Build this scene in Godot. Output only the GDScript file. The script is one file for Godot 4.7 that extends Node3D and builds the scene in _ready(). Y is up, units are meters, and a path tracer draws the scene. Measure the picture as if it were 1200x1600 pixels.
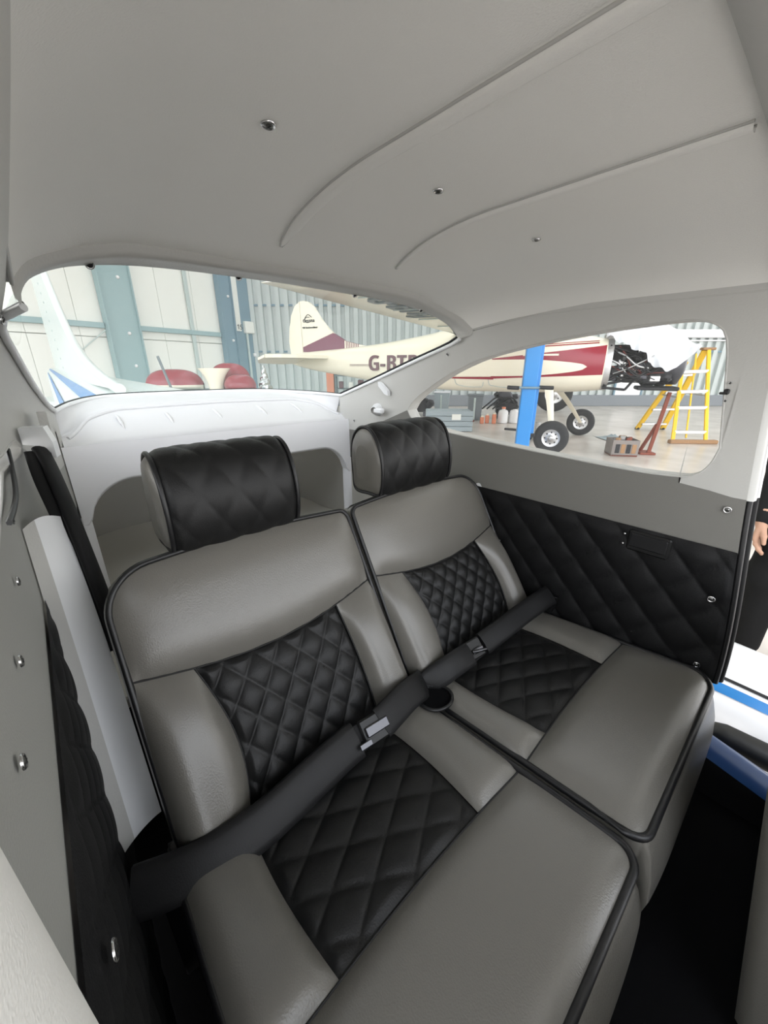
extends Node3D
# Rear bench of a light aircraft cabin, looking aft towards the open port door side, parked in a hangar.
# Cabin axes: x towards the port side, y up from the hangar floor, -z aft. Hangar axes: hg(a, h, d).

const EYE := Vector3(-0.52, 1.5, 0.0)
const YAW := 41.5
const PITCH := 20.6

class Geo:
	var v := PackedVector3Array()
	var idx := PackedInt32Array()
	var col := PackedColorArray()
	func tri(a: Vector3, b: Vector3, c: Vector3) -> void:
		var n := v.size()
		v.append(a); v.append(b); v.append(c)
		idx.append(n); idx.append(n + 1); idx.append(n + 2)
	func quad(a: Vector3, b: Vector3, c: Vector3, d: Vector3) -> void:
		var n := v.size()
		v.append(a); v.append(b); v.append(c); v.append(d)
		for k in [0, 1, 2, 0, 2, 3]:
			idx.append(n + k)
	func grid(rows: Array, close_u := false, close_v := false) -> void:
		var n := v.size()
		var nr := rows.size()
		var nc: int = rows[0].size()
		for r in rows:
			v.append_array(r)
		for i in (nr if close_v else nr - 1):
			var i2 := (i + 1) % nr
			for j in (nc if close_u else nc - 1):
				var j2 := (j + 1) % nc
				var a := n + i * nc + j
				var b := n + i * nc + j2
				var c := n + i2 * nc + j2
				var d := n + i2 * nc + j
				idx.append(a); idx.append(b); idx.append(c)
				idx.append(a); idx.append(c); idx.append(d)
	func fan(ring: PackedVector3Array) -> void:
		var m := Vector3.ZERO
		for p in ring:
			m += p
		m /= ring.size()
		var n := v.size()
		v.append(m)
		v.append_array(ring)
		for j in ring.size():
			idx.append(n); idx.append(n + 1 + j); idx.append(n + 1 + (j + 1) % ring.size())
	# flat-sided box with chamfered edges
	func box(at: Vector3, size: Vector3, ch := 0.0, b := Basis.IDENTITY) -> void:
		var h := size * 0.5
		var c := minf(ch, minf(h.x, minf(h.y, h.z)) * 0.9)
		if c <= 0.0:
			var p := []
			for sx in [-1, 1]:
				for sy in [-1, 1]:
					for sz in [-1, 1]:
						p.append(at + b * Vector3(h.x * sx, h.y * sy, h.z * sz))
			for f in [[0, 1, 3, 2], [4, 6, 7, 5], [0, 4, 5, 1], [2, 3, 7, 6], [0, 2, 6, 4], [1, 5, 7, 3]]:
				quad(p[f[0]], p[f[1]], p[f[2]], p[f[3]])
			return
		for ax in 3:
			var u := (ax + 1) % 3
			var w := (ax + 2) % 3
			for s in [-1.0, 1.0]:
				var q := []
				for e in [[-1, -1], [1, -1], [1, 1], [-1, 1]]:
					var t := Vector3.ZERO
					t[ax] = s * h[ax]; t[u] = e[0] * (h[u] - c); t[w] = e[1] * (h[w] - c)
					q.append(at + b * t)
				if s > 0:
					quad(q[0], q[3], q[2], q[1])
				else:
					quad(q[0], q[1], q[2], q[3])
			for su in [-1.0, 1.0]:
				for sw in [-1.0, 1.0]:
					var q := []
					for e in [[-1, 0], [1, 0], [1, 1], [-1, 1]]:
						var t := Vector3.ZERO
						t[ax] = e[0] * (h[ax] - c)
						t[u] = su * (h[u] - (c if e[1] == 1 else 0.0)); t[w] = sw * (h[w] - (0.0 if e[1] == 1 else c))
						q.append(at + b * t)
					if su * sw > 0:
						quad(q[0], q[3], q[2], q[1])
					else:
						quad(q[0], q[1], q[2], q[3])
		for sx in [-1.0, 1.0]:
			for sy in [-1.0, 1.0]:
				for sz in [-1.0, 1.0]:
					var p := at + b * Vector3(sx * h.x, sy * (h.y - c), sz * (h.z - c))
					var q := at + b * Vector3(sx * (h.x - c), sy * h.y, sz * (h.z - c))
					var r := at + b * Vector3(sx * (h.x - c), sy * (h.y - c), sz * h.z)
					if sx * sy * sz > 0:
						tri(p, r, q)
					else:
						tri(p, q, r)
	func tube(path: PackedVector3Array, r, seg := 8, closed := false) -> void:
		var rows := []
		var n := path.size()
		var up := Vector3.ZERO
		for i in n:
			var t: Vector3
			if closed:
				t = path[(i + 1) % n] - path[(i - 1 + n) % n]
			else:
				t = path[mini(i + 1, n - 1)] - path[maxi(i - 1, 0)]
			t = t.normalized()
			if up == Vector3.ZERO:
				up = t.cross(Vector3(0.31, 0.9, 0.2)).normalized()
			up = (up - t * up.dot(t)).normalized()
			var sd := t.cross(up)
			var rr: float = r[i] if r is Array or r is PackedFloat32Array else r
			var ring := PackedVector3Array()
			for k in seg:
				var a := TAU * k / seg
				ring.append(path[i] + (up * cos(a) + sd * sin(a)) * rr)
			rows.append(ring)
		grid(rows, true, closed)
		if not closed:
			fan(rows[0])
			fan(rows[n - 1])
	# prof: points (radius, height along the axis)
	func lathe(prof: Array, at: Vector3, axis := Vector3.UP, seg := 20) -> void:
		var ax := axis.normalized()
		var u := ax.cross(Vector3(0.21, 0.13, 0.96) if absf(ax.z) < 0.8 else Vector3(0.9, 0.3, 0.1)).normalized()
		var w := ax.cross(u)
		for i in prof.size() - 1:
			var rows := []
			for k in [i, i + 1]:
				var ring := PackedVector3Array()
				for j in seg:
					var a := TAU * j / seg
					ring.append(at + ax * float(prof[k].y) + (u * cos(a) + w * sin(a)) * maxf(prof[k].x, 0.0001))
				rows.append(ring)
			grid(rows, true)
	# smooth lathe: one shared grid
	func turn(prof: Array, at: Vector3, axis := Vector3.UP, seg := 24) -> void:
		var ax := axis.normalized()
		var u := ax.cross(Vector3(0.21, 0.13, 0.96) if absf(ax.z) < 0.8 else Vector3(0.9, 0.3, 0.1)).normalized()
		var w := ax.cross(u)
		var rows := []
		for p in prof:
			var ring := PackedVector3Array()
			for j in seg:
				var a := TAU * j / seg
				ring.append(at + ax * float(p.y) + (u * cos(a) + w * sin(a)) * maxf(p.x, 0.0001))
			rows.append(ring)
		grid(rows, true)
	# polygon in the plane (o, u, w) given thickness along n
	func slab(poly: PackedVector2Array, o: Vector3, u: Vector3, w: Vector3, thick: Vector3) -> void:
		var t := Geometry2D.triangulate_polygon(poly)
		var front := PackedVector3Array()
		var back := PackedVector3Array()
		for p in poly:
			front.append(o + u * p.x + w * p.y)
			back.append(o + u * p.x + w * p.y + thick)
		for k in range(0, t.size(), 3):
			tri(front[t[k]], front[t[k + 1]], front[t[k + 2]])
			tri(back[t[k + 2]], back[t[k + 1]], back[t[k]])
		for k in poly.size():
			var m := (k + 1) % poly.size()
			quad(front[k], front[m], back[m], back[k])
	func beam(a: Vector3, b: Vector3, w: float, h: float, ch := 0.0) -> void:
		var d := b - a
		var z := d.normalized()
		var x := Vector3.UP.cross(z)
		if x.length() < 0.05:
			x = Vector3(1, 0, 0)
		x = x.normalized()
		box((a + b) * 0.5, Vector3(w, h, d.length()), ch, Basis(x, z.cross(x), z))
	func mesh() -> ArrayMesh:
		var nr := PackedVector3Array()
		nr.resize(v.size())
		for k in range(0, idx.size(), 3):
			var a := v[idx[k]]
			var n := (v[idx[k + 2]] - a).cross(v[idx[k + 1]] - a)
			nr[idx[k]] += n; nr[idx[k + 1]] += n; nr[idx[k + 2]] += n
		for k in nr.size():
			nr[k] = nr[k].normalized() if nr[k].length_squared() > 1e-24 else Vector3.UP
		var arr := []
		arr.resize(Mesh.ARRAY_MAX)
		arr[Mesh.ARRAY_VERTEX] = v
		arr[Mesh.ARRAY_NORMAL] = nr
		arr[Mesh.ARRAY_INDEX] = idx
		if col.size() == v.size() and col.size() > 0:
			arr[Mesh.ARRAY_COLOR] = col
		var m := ArrayMesh.new()
		m.add_surface_from_arrays(Mesh.PRIMITIVE_TRIANGLES, arr)
		return m

var M := {}
var used := {}
var rng := RandomNumberGenerator.new()

func hg(a: float, h: float, d: float) -> Vector3:
	var y := deg_to_rad(YAW)
	return Vector3(EYE.x + cos(y) * a + sin(y) * d, h, EYE.z + sin(y) * a - cos(y) * d)

func hdir(a: float, d: float) -> Vector3:
	return (hg(a, 0, d) - hg(0, 0, 0)).normalized()

func numbered(called: String) -> String:
	if not used.has(called):
		used[called] = 0
		return called
	used[called] += 1
	return "%s_%03d" % [called, used[called]]

func obj(called: String, g: Geo, m: Material, parent: Node = null) -> MeshInstance3D:
	var o := MeshInstance3D.new()
	o.mesh = g.mesh()
	o.material_override = null
	o.mesh.surface_set_material(0, m)
	if parent == null:
		o.name = numbered(called)
		add_child(o)
	else:
		o.name = called
		parent.add_child(o, true)
	return o

# geometry already in world axes placed under a thing whose base is elsewhere
func part(called: String, g: Geo, m: Material, parent: Node3D) -> MeshInstance3D:
	var o := obj(called, g, m, parent)
	var off := Vector3.ZERO
	var p: Node = parent
	while p != self:
		off += (p as Node3D).position
		p = p.get_parent()
	o.position = -off
	return o

func thing(called: String, at: Vector3, label: String, category: String, group := "") -> Node3D:
	var o := Node3D.new()
	o.name = numbered(called)
	add_child(o)
	o.position = at
	tag(o, label, category, group)
	return o

func tag(o: Node, label: String, category: String, group := "") -> void:
	o.set_meta("label", label)
	o.set_meta("category", category)
	if group != "":
		o.set_meta("group", group)

func structure(called: String, at: Vector3, label: String, category: String) -> Node3D:
	var o := thing(called, at, label, category)
	o.set_meta("kind", "structure")
	return o

func lerp_table(t: Array, x: float) -> float:
	if x <= t[0][0]:
		return t[0][1]
	for k in range(1, t.size()):
		if x <= t[k][0]:
			var f: float = (x - t[k - 1][0]) / (t[k][0] - t[k - 1][0])
			return lerpf(t[k - 1][1], t[k][1], f)
	return t[t.size() - 1][1]

# smooth (monotone cubic) version
func table(t: Array, x: float) -> float:
	var n := t.size()
	if x <= t[0][0]:
		return t[0][1]
	if x >= t[n - 1][0]:
		return t[n - 1][1]
	for k in range(1, n):
		if x <= t[k][0]:
			var h: float = t[k][0] - t[k - 1][0]
			var s: float = (t[k][1] - t[k - 1][1]) / h
			var m0 := s
			var m1 := s
			if k > 1:
				var sp: float = (t[k - 1][1] - t[k - 2][1]) / (t[k - 1][0] - t[k - 2][0])
				m0 = 0.0 if sp * s <= 0 else 2.0 * sp * s / (sp + s)
			if k < n - 1:
				var sn: float = (t[k + 1][1] - t[k][1]) / (t[k + 1][0] - t[k][0])
				m1 = 0.0 if sn * s <= 0 else 2.0 * sn * s / (sn + s)
			var f: float = (x - t[k - 1][0]) / h
			var f2 := f * f
			var f3 := f2 * f
			return (2 * f3 - 3 * f2 + 1) * t[k - 1][1] + (f3 - 2 * f2 + f) * h * m0 + (3 * f2 - 2 * f3) * t[k][1] + (f3 - f2) * h * m1
	return t[n - 1][1]

# Catmull-Rom through points
func spline(pts: Array, per := 8, closed := false) -> PackedVector3Array:
	var out := PackedVector3Array()
	var n := pts.size()
	for i in (n if closed else n - 1):
		var p0: Vector3 = pts[(i - 1 + n) % n] if closed else pts[maxi(i - 1, 0)]
		var p1: Vector3 = pts[i]
		var p2: Vector3 = pts[(i + 1) % n]
		var p3: Vector3 = pts[(i + 2) % n] if closed else pts[mini(i + 2, n - 1)]
		for k in per:
			var t := float(k) / per
			out.append(0.5 * (2.0 * p1 + (p2 - p0) * t + (2.0 * p0 - 5.0 * p1 + 4.0 * p2 - p3) * t * t + (3.0 * p1 - p0 - 3.0 * p2 + p3) * t * t * t))
	if not closed:
		out.append(pts[n - 1])
	return out

func mat(c: Color, rough := 0.6, metal := 0.0, spec := 0.5) -> StandardMaterial3D:
	var m := StandardMaterial3D.new()
	m.albedo_color = c
	m.roughness = rough
	m.metallic = metal
	m.metallic_specular = spec
	return m

func noise_tex(freq: float, seed_: int, oct := 3, normal := false, bump := 4.0, size := 256, ramp: Gradient = null) -> NoiseTexture2D:
	var n := FastNoiseLite.new()
	n.noise_type = FastNoiseLite.TYPE_SIMPLEX_SMOOTH
	n.seed = seed_
	n.frequency = freq
	n.fractal_octaves = oct
	var t := NoiseTexture2D.new()
	t.width = size
	t.height = size
	t.seamless = true
	t.noise = n
	t.as_normal_map = normal
	t.bump_strength = bump
	if ramp:
		t.color_ramp = ramp
	return t

func grain(m: StandardMaterial3D, tex: Texture2D, scale: float, strength: float) -> StandardMaterial3D:
	m.normal_enabled = true
	m.normal_texture = tex
	m.normal_scale = strength
	m.uv1_triplanar = true
	m.uv1_world_triplanar = true
	m.uv1_scale = Vector3.ONE * scale
	return m

func ramp2(a: Color, b: Color) -> Gradient:
	var g := Gradient.new()
	g.set_color(0, a)
	g.set_color(1, b)
	return g

func screw(at: Vector3, n: Vector3, parent: Node3D, r := 0.008, m: Material = null) -> void:
	# cup washer, domed head and cross slot
	var g := Geo.new()
	g.turn([Vector2(r, 0.0), Vector2(r * 0.98, 0.0012), Vector2(r * 0.82, 0.0022), Vector2(r * 0.62, 0.0012), Vector2(r * 0.58, 0.0006)], at, n, 20)
	var w := part("screw_washer", g, M.chrome, parent)
	g = Geo.new()
	g.turn([Vector2(r * 0.6, 0.0004), Vector2(r * 0.56, 0.0014), Vector2(r * 0.35, 0.0024), Vector2(0.0002, 0.0027)], at, n, 16)
	part("screw_head", g, M.screw if m == null else m, parent)
	var u := n.cross(Vector3(0.3, 0.2, 0.9)).normalized()
	g = Geo.new()
	var b := Basis(u, n.normalized(), u.cross(n.normalized()))
	g.box(at + n.normalized() * 0.0025, Vector3(r * 0.7, 0.0008, r * 0.16), 0.0, b)
	g.box(at + n.normalized() * 0.0025, Vector3(r * 0.16, 0.0008, r * 0.7), 0.0, b)
	part("screw_slot", g, M.black_plastic, parent)

func materials() -> void:
	var leather := noise_tex(0.09, 11, 3, true, 5.0)
	var cloth := noise_tex(0.16, 5, 2, true, 6.0)
	var soft := noise_tex(0.02, 8, 3, true, 6.0)
	M.headliner = grain(mat(Color(0.91, 0.905, 0.885), 0.62, 0.0, 0.4), cloth, 9.0, 0.10)
	M.trim = grain(mat(Color(0.735, 0.732, 0.715), 0.5), leather, 8.0, 0.10)
	M.white_shell = mat(Color(0.90, 0.905, 0.91), 0.33)
	M.shelf = grain(mat(Color(0.83, 0.83, 0.835), 0.5), soft, 3.0, 0.08)
	M.grey_leather = grain(mat(Color(0.405, 0.395, 0.372), 0.32, 0.0, 0.58), leather, 14.0, 0.22)
	M.black_leather = grain(mat(Color(0.075, 0.075, 0.075), 0.48, 0.0, 0.42), leather, 14.0, 0.22)
	M.wall_grey = grain(mat(Color(0.455, 0.45, 0.43), 0.5), leather, 11.0, 0.15)
	M.wall_black = grain(mat(Color(0.075, 0.075, 0.078), 0.6, 0.0, 0.35), leather, 12.0, 0.2)
	M.piping = mat(Color(0.085, 0.085, 0.09), 0.42)
	M.stitch = mat(Color(0.10, 0.10, 0.10), 0.7)
	M.belt = grain(mat(Color(0.08, 0.08, 0.084), 0.6, 0.0, 0.35), cloth, 40.0, 0.35)
	M.sleeve = grain(mat(Color(0.085, 0.085, 0.088), 0.5, 0.0, 0.4), leather, 16.0, 0.2)
	M.chrome = mat(Color(0.80, 0.80, 0.80), 0.2, 1.0)
	M.screw = mat(Color(0.5, 0.5, 0.49), 0.3, 1.0)
	M.black_plastic = mat(Color(0.06, 0.06, 0.06), 0.45)
	M.carpet = grain(mat(Color(0.055, 0.055, 0.06), 0.95, 0.0, 0.2), cloth, 30.0, 0.6)
	M.bay = grain(mat(Color(0.66, 0.65, 0.62), 0.5), cloth, 10.0, 0.2)
	M.white_paint = mat(Color(0.90, 0.90, 0.905), 0.22)
	M.blue_paint = mat(Color(0.13, 0.46, 0.72), 0.25)
	M.rubber = grain(mat(Color(0.15, 0.15, 0.155), 0.8), cloth, 20.0, 0.3)
	M.cream = mat(Color(0.93, 0.905, 0.825), 0.25)
	M.maroon = mat(Color(0.56, 0.10, 0.18), 0.25)
	M.maroon_letter = mat(Color(0.36, 0.14, 0.20), 0.4)
	M.alu = mat(Color(0.74, 0.74, 0.74), 0.35, 0.9)
	M.dark_metal = mat(Color(0.14, 0.14, 0.15), 0.5, 0.5)
	M.engine_grey = mat(Color(0.30, 0.30, 0.32), 0.45, 0.5)
	M.hose_red = mat(Color(0.40, 0.16, 0.13), 0.5)
	M.lift_blue = mat(Color(0.15, 0.52, 0.80), 0.35)
	M.ladder_yellow = mat(Color(0.93, 0.75, 0.13), 0.4)
	M.sheet_plastic = mat(Color(0.88, 0.89, 0.91), 0.35)
	M.sheet_plastic.backlight_enabled = true
	M.sheet_plastic.backlight = Color(0.4, 0.4, 0.4)
	M.rust = mat(Color(0.50, 0.24, 0.16), 0.7)
	M.wood = grain(mat(Color(0.60, 0.46, 0.32), 0.75), cloth, 6.0, 0.3)
	M.steel_green = mat(Color(0.56, 0.66, 0.67), 0.5)
	M.steel_blue = mat(Color(0.43, 0.54, 0.60), 0.5)
	M.corrugated = mat(Color(0.73, 0.76, 0.755), 0.45)
	M.panel_white = mat(Color(0.90, 0.905, 0.88), 0.5)
	M.pipe_grey = mat(Color(0.70, 0.75, 0.74), 0.4)
	M.kerb = mat(Color(0.50, 0.52, 0.54), 0.8)
	M.orange = mat(Color(0.85, 0.52, 0.38), 0.5)
	M.grey_plastic = mat(Color(0.42, 0.45, 0.47), 0.5)
	M.board = mat(Color(0.58, 0.63, 0.65), 0.5)
	M.trousers = grain(mat(Color(1, 1, 1), 0.85, 0.0, 0.25), cloth, 25.0, 0.3)
	M.trousers.vertex_color_use_as_albedo = true
	M.shoe = mat(Color(0.62, 0.53, 0.40), 0.7)
	M.hair = mat(Color(0.12, 0.09, 0.07), 0.7)
	var conc := mat(Color(1, 1, 1), 0.28)
	conc.albedo_texture = noise_tex(0.012, 3, 5, false, 1.0, 512, ramp2(Color(0.70, 0.665, 0.63), Color(0.86, 0.83, 0.80)))
	conc.uv1_triplanar = true
	conc.uv1_world_triplanar = true
	conc.uv1_scale = Vector3.ONE * 0.17
	M.concrete = conc
	var gl := mat(Color(0.62, 0.70, 0.68, 0.30), 0.03, 0.0, 0.2)  # greenish tint, plus a milky film that paints haze and dims the hangar
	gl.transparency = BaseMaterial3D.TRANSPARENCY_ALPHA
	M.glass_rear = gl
	var gs := mat(Color(0.62, 0.63, 0.63, 0.16), 0.03, 0.0, 0.3)  # grey film put in to dim the bright view through the pane
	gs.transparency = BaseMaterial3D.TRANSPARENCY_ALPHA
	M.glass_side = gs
	var sk := mat(Color(0.95, 0.97, 1.0), 0.4)
	sk.emission_enabled = true  # glow of the unseen rooflights that light the hangar
	sk.emission = Color(0.95, 0.98, 1.0)
	sk.emission_energy_multiplier = 1.0
	M.unseen_skylight = sk
	M.blue_sill = mat(Color(0.05, 0.19, 0.36), 0.35)
	M.maroon_fin = mat(Color(0.45, 0.20, 0.30), 0.3)
	M.crate_grey = mat(Color(0.50, 0.47, 0.45), 0.6)
	M.foil = mat(Color(0.82, 0.84, 0.85), 0.22, 0.9)
	M.buckle = mat(Color(0.36, 0.36, 0.37), 0.32, 1.0)
	M.bulkhead = mat(Color(0.955, 0.955, 0.965), 0.4)  # the shelf white made brighter, standing in for light from ahead
	M.tail_paint = mat(Color(0.80, 0.83, 0.815), 0.28)
	M.wall_pale = grain(mat(Color(0.60, 0.60, 0.58), 0.5), leather, 11.0, 0.12)

# ---------------------------------------------------------------- cabin shape
const DROP := [[0.0, 0.0], [0.2, 0.003], [0.33, 0.013], [0.40, 0.032], [0.44, 0.052], [0.48, 0.082], [0.505, 0.12]]
const TRIM_Z := [[0.0, -0.87], [0.2, -0.865], [0.33, -0.85], [0.40, -0.838], [0.44, -0.822], [0.48, -0.79], [0.505, -0.76]]
const WIN_TOP := [[-1.04, 1.353], [-1.02, 1.382], [-0.95, 1.432], [-0.85, 1.484], [-0.725, 1.527], [-0.6, 1.552], [-0.467, 1.571], [-0.35, 1.583], [-0.237, 1.589], [-0.205, 1.585], [-0.18, 1.571], [-0.165, 1.541], [-0.158, 1.50], [-0.15, 1.45], [-0.14, 1.39], [-0.132, 1.344]]
const WIN_BOT := [[-1.04, 1.353], [-1.02, 1.326], [-0.95, 1.303], [-0.8, 1.288], [-0.486, 1.273], [-0.264, 1.267], [-0.176, 1.272], [-0.157, 1.282], [-0.143, 1.30], [-0.136, 1.32], [-0.132, 1.344]]
const WALL_TOP := [[-1.42, 1.395], [-1.2, 1.465], [-1.0, 1.53], [-0.83, 1.582], [-0.76, 1.605], [-0.46, 1.638], [-0.27, 1.65], [0.0, 1.655]]
const EDGE_Z := [[0.6, -0.01], [0.834, -0.017], [1.25, -0.066], [1.46, -0.089], [1.66, -0.105]]

func ceil_y(x: float, z: float) -> float:
	var q := maxf(0.0, -0.45 - z)
	return 1.75 - 0.26 * q * q - table(DROP, absf(x))

func wall_x(side: float, y: float, z: float) -> float:
	var tumble := pow(maxf(0.0, y - 1.4), 1.3)
	var aft := maxf(0.0, -0.9 - z) / 0.52
	if side > 0:
		return 0.53 - 0.2 * tumble - 0.05 * aft
	return -(0.585 - 0.6 * tumble - 0.105 * aft)

# a point of the side wall; columns near the door follow its slanting edge
func wall_p(side: float, zc: float, y: float, out := 0.0) -> Vector3:
	var w := clampf(1.0 + (zc + 0.03) / 0.10, 0.0, 1.0)
	var z := zc + (table(EDGE_Z, y) + 0.03) * w
	return Vector3(wall_x(side, y, z) + side * out, y, z)

func wall_columns() -> Array:
	var zs := []
	var z := -0.03
	while z > -1.42:
		zs.append(z)
		z -= 0.003 if (z < -0.125 and z > -0.19) or (z < -0.985 and z > -1.045) else 0.0125
	zs.append(-1.42)
	return zs

func win_top(side: float, z: float) -> float:
	return table(WIN_TOP, z) - (0.0 if side > 0 else 0.125 * smoothstep(1.353, 1.50, table(WIN_TOP, z)))

func win_bot(side: float, z: float) -> float:
	return table(WIN_BOT, z) + (0.0 if side > 0 else 0.04 * (1.0 - smoothstep(1.29, 1.353, table(WIN_BOT, z))))

func boundary(z: float) -> float:
	if z > -0.186:
		return lerpf(1.258, 1.246, clampf((z + 0.186) / 0.12, 0, 1))
	return lerpf(1.353, 1.25, clampf((-1.04 - z) / 0.25, 0, 1))

func side_wall(side: float) -> void:
	var port := side > 0
	var root := structure("wall_right" if port else "wall_left", Vector3(0.53 * side, 0.52, -0.7),
		"grey and black quilted cabin side wall beside the open door" if port else "grey cabin side wall with quilted black lower panel and shoulder belt bracket", "wall")
	var zs := wall_columns()
	var lo := []
	var up := []
	var corner := []
	for z in zs:
		var inside: bool = z <= -0.132 and z >= -1.04
		var b: float = win_bot(side, z) if inside and z < -0.186 else boundary(z)
		var t: float = win_top(side, z) if inside else boundary(z)
		var top := table(WALL_TOP, z)
		var r1 := PackedVector3Array()
		var r2 := PackedVector3Array()
		if z >= -0.19 and z <= -0.128:
			var r3 := PackedVector3Array()
			var w: float = win_bot(side, z) if inside else 1.344
			for k in 6:
				r3.append(wall_p(side, z, lerpf(boundary(z), w, k / 5.0), -0.001))
			corner.append(r3)
		for k in 8:
			r1.append(wall_p(side, z, lerpf(1.128, b, k / 7.0)))
			r2.append(wall_p(side, z, lerpf(t, top, k / 7.0)))
		lo.append(r1)
		up.append(r2)
	var g := Geo.new()
	g.grid(lo)
	part("lower_strip", g, M.wall_grey if port else M.wall_pale, root)
	g = Geo.new()
	g.grid(up)
	part("window_surround", g, M.trim, root)
	g = Geo.new()
	g.grid(corner)
	part("surround_corner", g, M.trim, root)
	# outer skin with the same opening
	g = Geo.new()
	for band in 2:
		var rows := []
		for z in zs:
			var inside: bool = z <= -0.132 and z >= -1.04
			var b: float = win_bot(side, z) if inside else boundary(z)
			var t: float = win_top(side, z) if inside else boundary(z)
			var r := PackedVector3Array()
			for k in 5:
				r.append(wall_p(side, z, lerpf(0.52, b, k / 4.0) if band == 0 else lerpf(t, table(WALL_TOP, z) + (0.06 if z > -0.72 else -0.012), k / 4.0), 0.05))
			rows.append(r)
		g.grid(rows)
	part("outer_skin", g, M.white_paint, root)
	# lower wall behind the seat and below the quilted panel
	g = Geo.new()
	var rows := []
	for k in 30:
		var z := lerpf(-0.70, -1.42, k / 29.0)
		var r := PackedVector3Array()
		for j in 6:
			r.append(wall_p(side, z, lerpf(0.5, 1.13, j / 5.0), 0.004))
		rows.append(r)
	g.grid(rows)
	part("baggage_side_lining", g, M.bay, root)
	# quilted black panel
	g = Geo.new()
	rows = []
	var nz := 190
	var ny := 84
	for i in nz + 1:
		var z := lerpf(-0.03, -0.80, float(i) / nz)
		var r := PackedVector3Array()
		for j in ny + 1:
			var y := lerpf(0.52, 1.132, float(j) / ny)
			var q := quilt(z, y, 0.105, 0.105)
			var edge := minf(1.0, minf(float(j), ny - j) / 4.0) * minf(1.0, minf(i, nz - i) / 3.0)
			r.append(wall_p(side, z, y, -0.004 - (0.009 if port else 0.006) * q * edge))
		rows.append(r)
	g.grid(rows)
	var qp := part("quilted_panel", g, M.wall_black, root)
	qp.set_meta("label", "black diamond quilted leather")
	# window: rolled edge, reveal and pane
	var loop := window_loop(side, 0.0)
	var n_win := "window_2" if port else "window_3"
	var win := structure(n_win, Vector3(0.55 * side, 1.267, -0.6), "cabin side window tapering to a point towards the tail, its pane greyed to dim the view" if port else "cabin side window in the wall beside the shoulder belt", "window")
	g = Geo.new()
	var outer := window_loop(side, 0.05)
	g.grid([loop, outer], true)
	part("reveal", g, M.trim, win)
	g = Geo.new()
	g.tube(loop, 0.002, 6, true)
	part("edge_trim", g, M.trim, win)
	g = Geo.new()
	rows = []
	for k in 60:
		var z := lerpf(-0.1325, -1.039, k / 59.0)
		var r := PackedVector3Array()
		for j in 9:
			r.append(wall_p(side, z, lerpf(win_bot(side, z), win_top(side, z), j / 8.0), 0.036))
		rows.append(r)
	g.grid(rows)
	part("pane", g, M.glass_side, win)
	# door edge: light metal return, edge bead, black rolled edge below
	var jamb := structure("trim_1" if port else "trim_2", wall_p(side, -0.03, 0.52), "painted door post edge beside the %s" % ("open doorway with a standing person" if port else "camera-side door opening with screws"), "door frame")
	g = Geo.new()
	rows = [PackedVector3Array(), PackedVector3Array(), PackedVector3Array(), PackedVector3Array()]
	for k in 24:
		var y := lerpf(1.244, 1.655, k / 23.0)
		var p := wall_p(side, -0.03, y)
		rows[0].append(p)
		rows[1].append(p + Vector3(side * 0.004, 0, 0.010))
		rows[2].append(p + Vector3(side * 0.018, 0, 0.013))
		rows[3].append(p + Vector3(side * 0.05, 0, 0.013))
	g.grid(rows)
	part("post_return", g, M.trim, jamb)
	g = Geo.new()
	var path := PackedVector3Array()
	for k in 24:
		path.append(wall_p(side, -0.03, lerpf(1.25, 1.655, k / 23.0), 0.022) + Vector3(0, 0, 0.014))
	g.tube(path, 0.003, 8)
	part("edge_bead", g, M.white_paint, jamb)
	g = Geo.new()
	path = PackedVector3Array()
	for k in 24:
		path.append(wall_p(side, -0.03, lerpf(0.80, 1.246, k / 23.0), 0.010) + Vector3(0, 0, 0.003))
	g.tube(path, 0.0065, 10)
	part("black_edge_roll", g, M.piping, jamb)
	g = Geo.new()
	path = PackedVector3Array()
	for k in 24:
		path.append(wall_p(side, -0.03, lerpf(0.80, 1.246, k / 23.0), 0.026) + Vector3(0, 0, 0.008))
	g.tube(path, 0.0085, 10)
	part("black_edge_roll", g, M.wall_black, jamb)
	if port:
		for p in [[-0.089, 1.219], [-0.066, 1.014], [-0.052, 0.839]]:
			screw(Vector3(wall_x(1, p[1], p[0]) - 0.004 - (0.008 if p[1] < 1.1 else 0.0), p[1], p[0]), Vector3(-1, 0, 0.1), root, 0.0075)
		# ashtray set in the quilted panel
		var ab := Vector3(0.523, 1.098, -0.208)
		g = Geo.new()
		g.box(ab, Vector3(0.014, 0.052, 0.09), 0.004)
		var ash := part("ashtray", g, M.black_plastic, root)
		ash.set_meta("label", "small black recessed ashtray")
		g = Geo.new()
		g.box(ab + Vector3(-0.009, 0.004, 0), Vector3(0.006, 0.034, 0.078), 0.002)
		part("ashtray_lid", g, M.piping, ash)
		for dy in [-0.013, 0.013]:
			g = Geo.new()
			g.turn([Vector2(0.0035, 0), Vector2(0.003, 0.003), Vector2(0.0002, 0.004)], ab + Vector3(-0.006, dy, -0.052), Vector3(-1, 0, 0), 10)
			part("ashtray_screw", g, M.chrome, ash)
		# window catch
		var cb := Vector3(wall_x(1, 1.455, -0.15) - 0.004, 1.455, -0.147)
		g = Geo.new()
		g.box(cb, Vector3(0.008, 0.011, 0.009), 0.002)
		g.box(cb + Vector3(-0.002, -0.003, -0.006), Vector3(0.005, 0.005, 0.010), 0.0015)
		part("window_catch", g, M.black_plastic, root)
		for dy in [-0.017, 0.017]:
			screw(cb + Vector3(-0.001, dy, 0.002), Vector3(-1, 0, 0), root, 0.0028)
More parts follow.
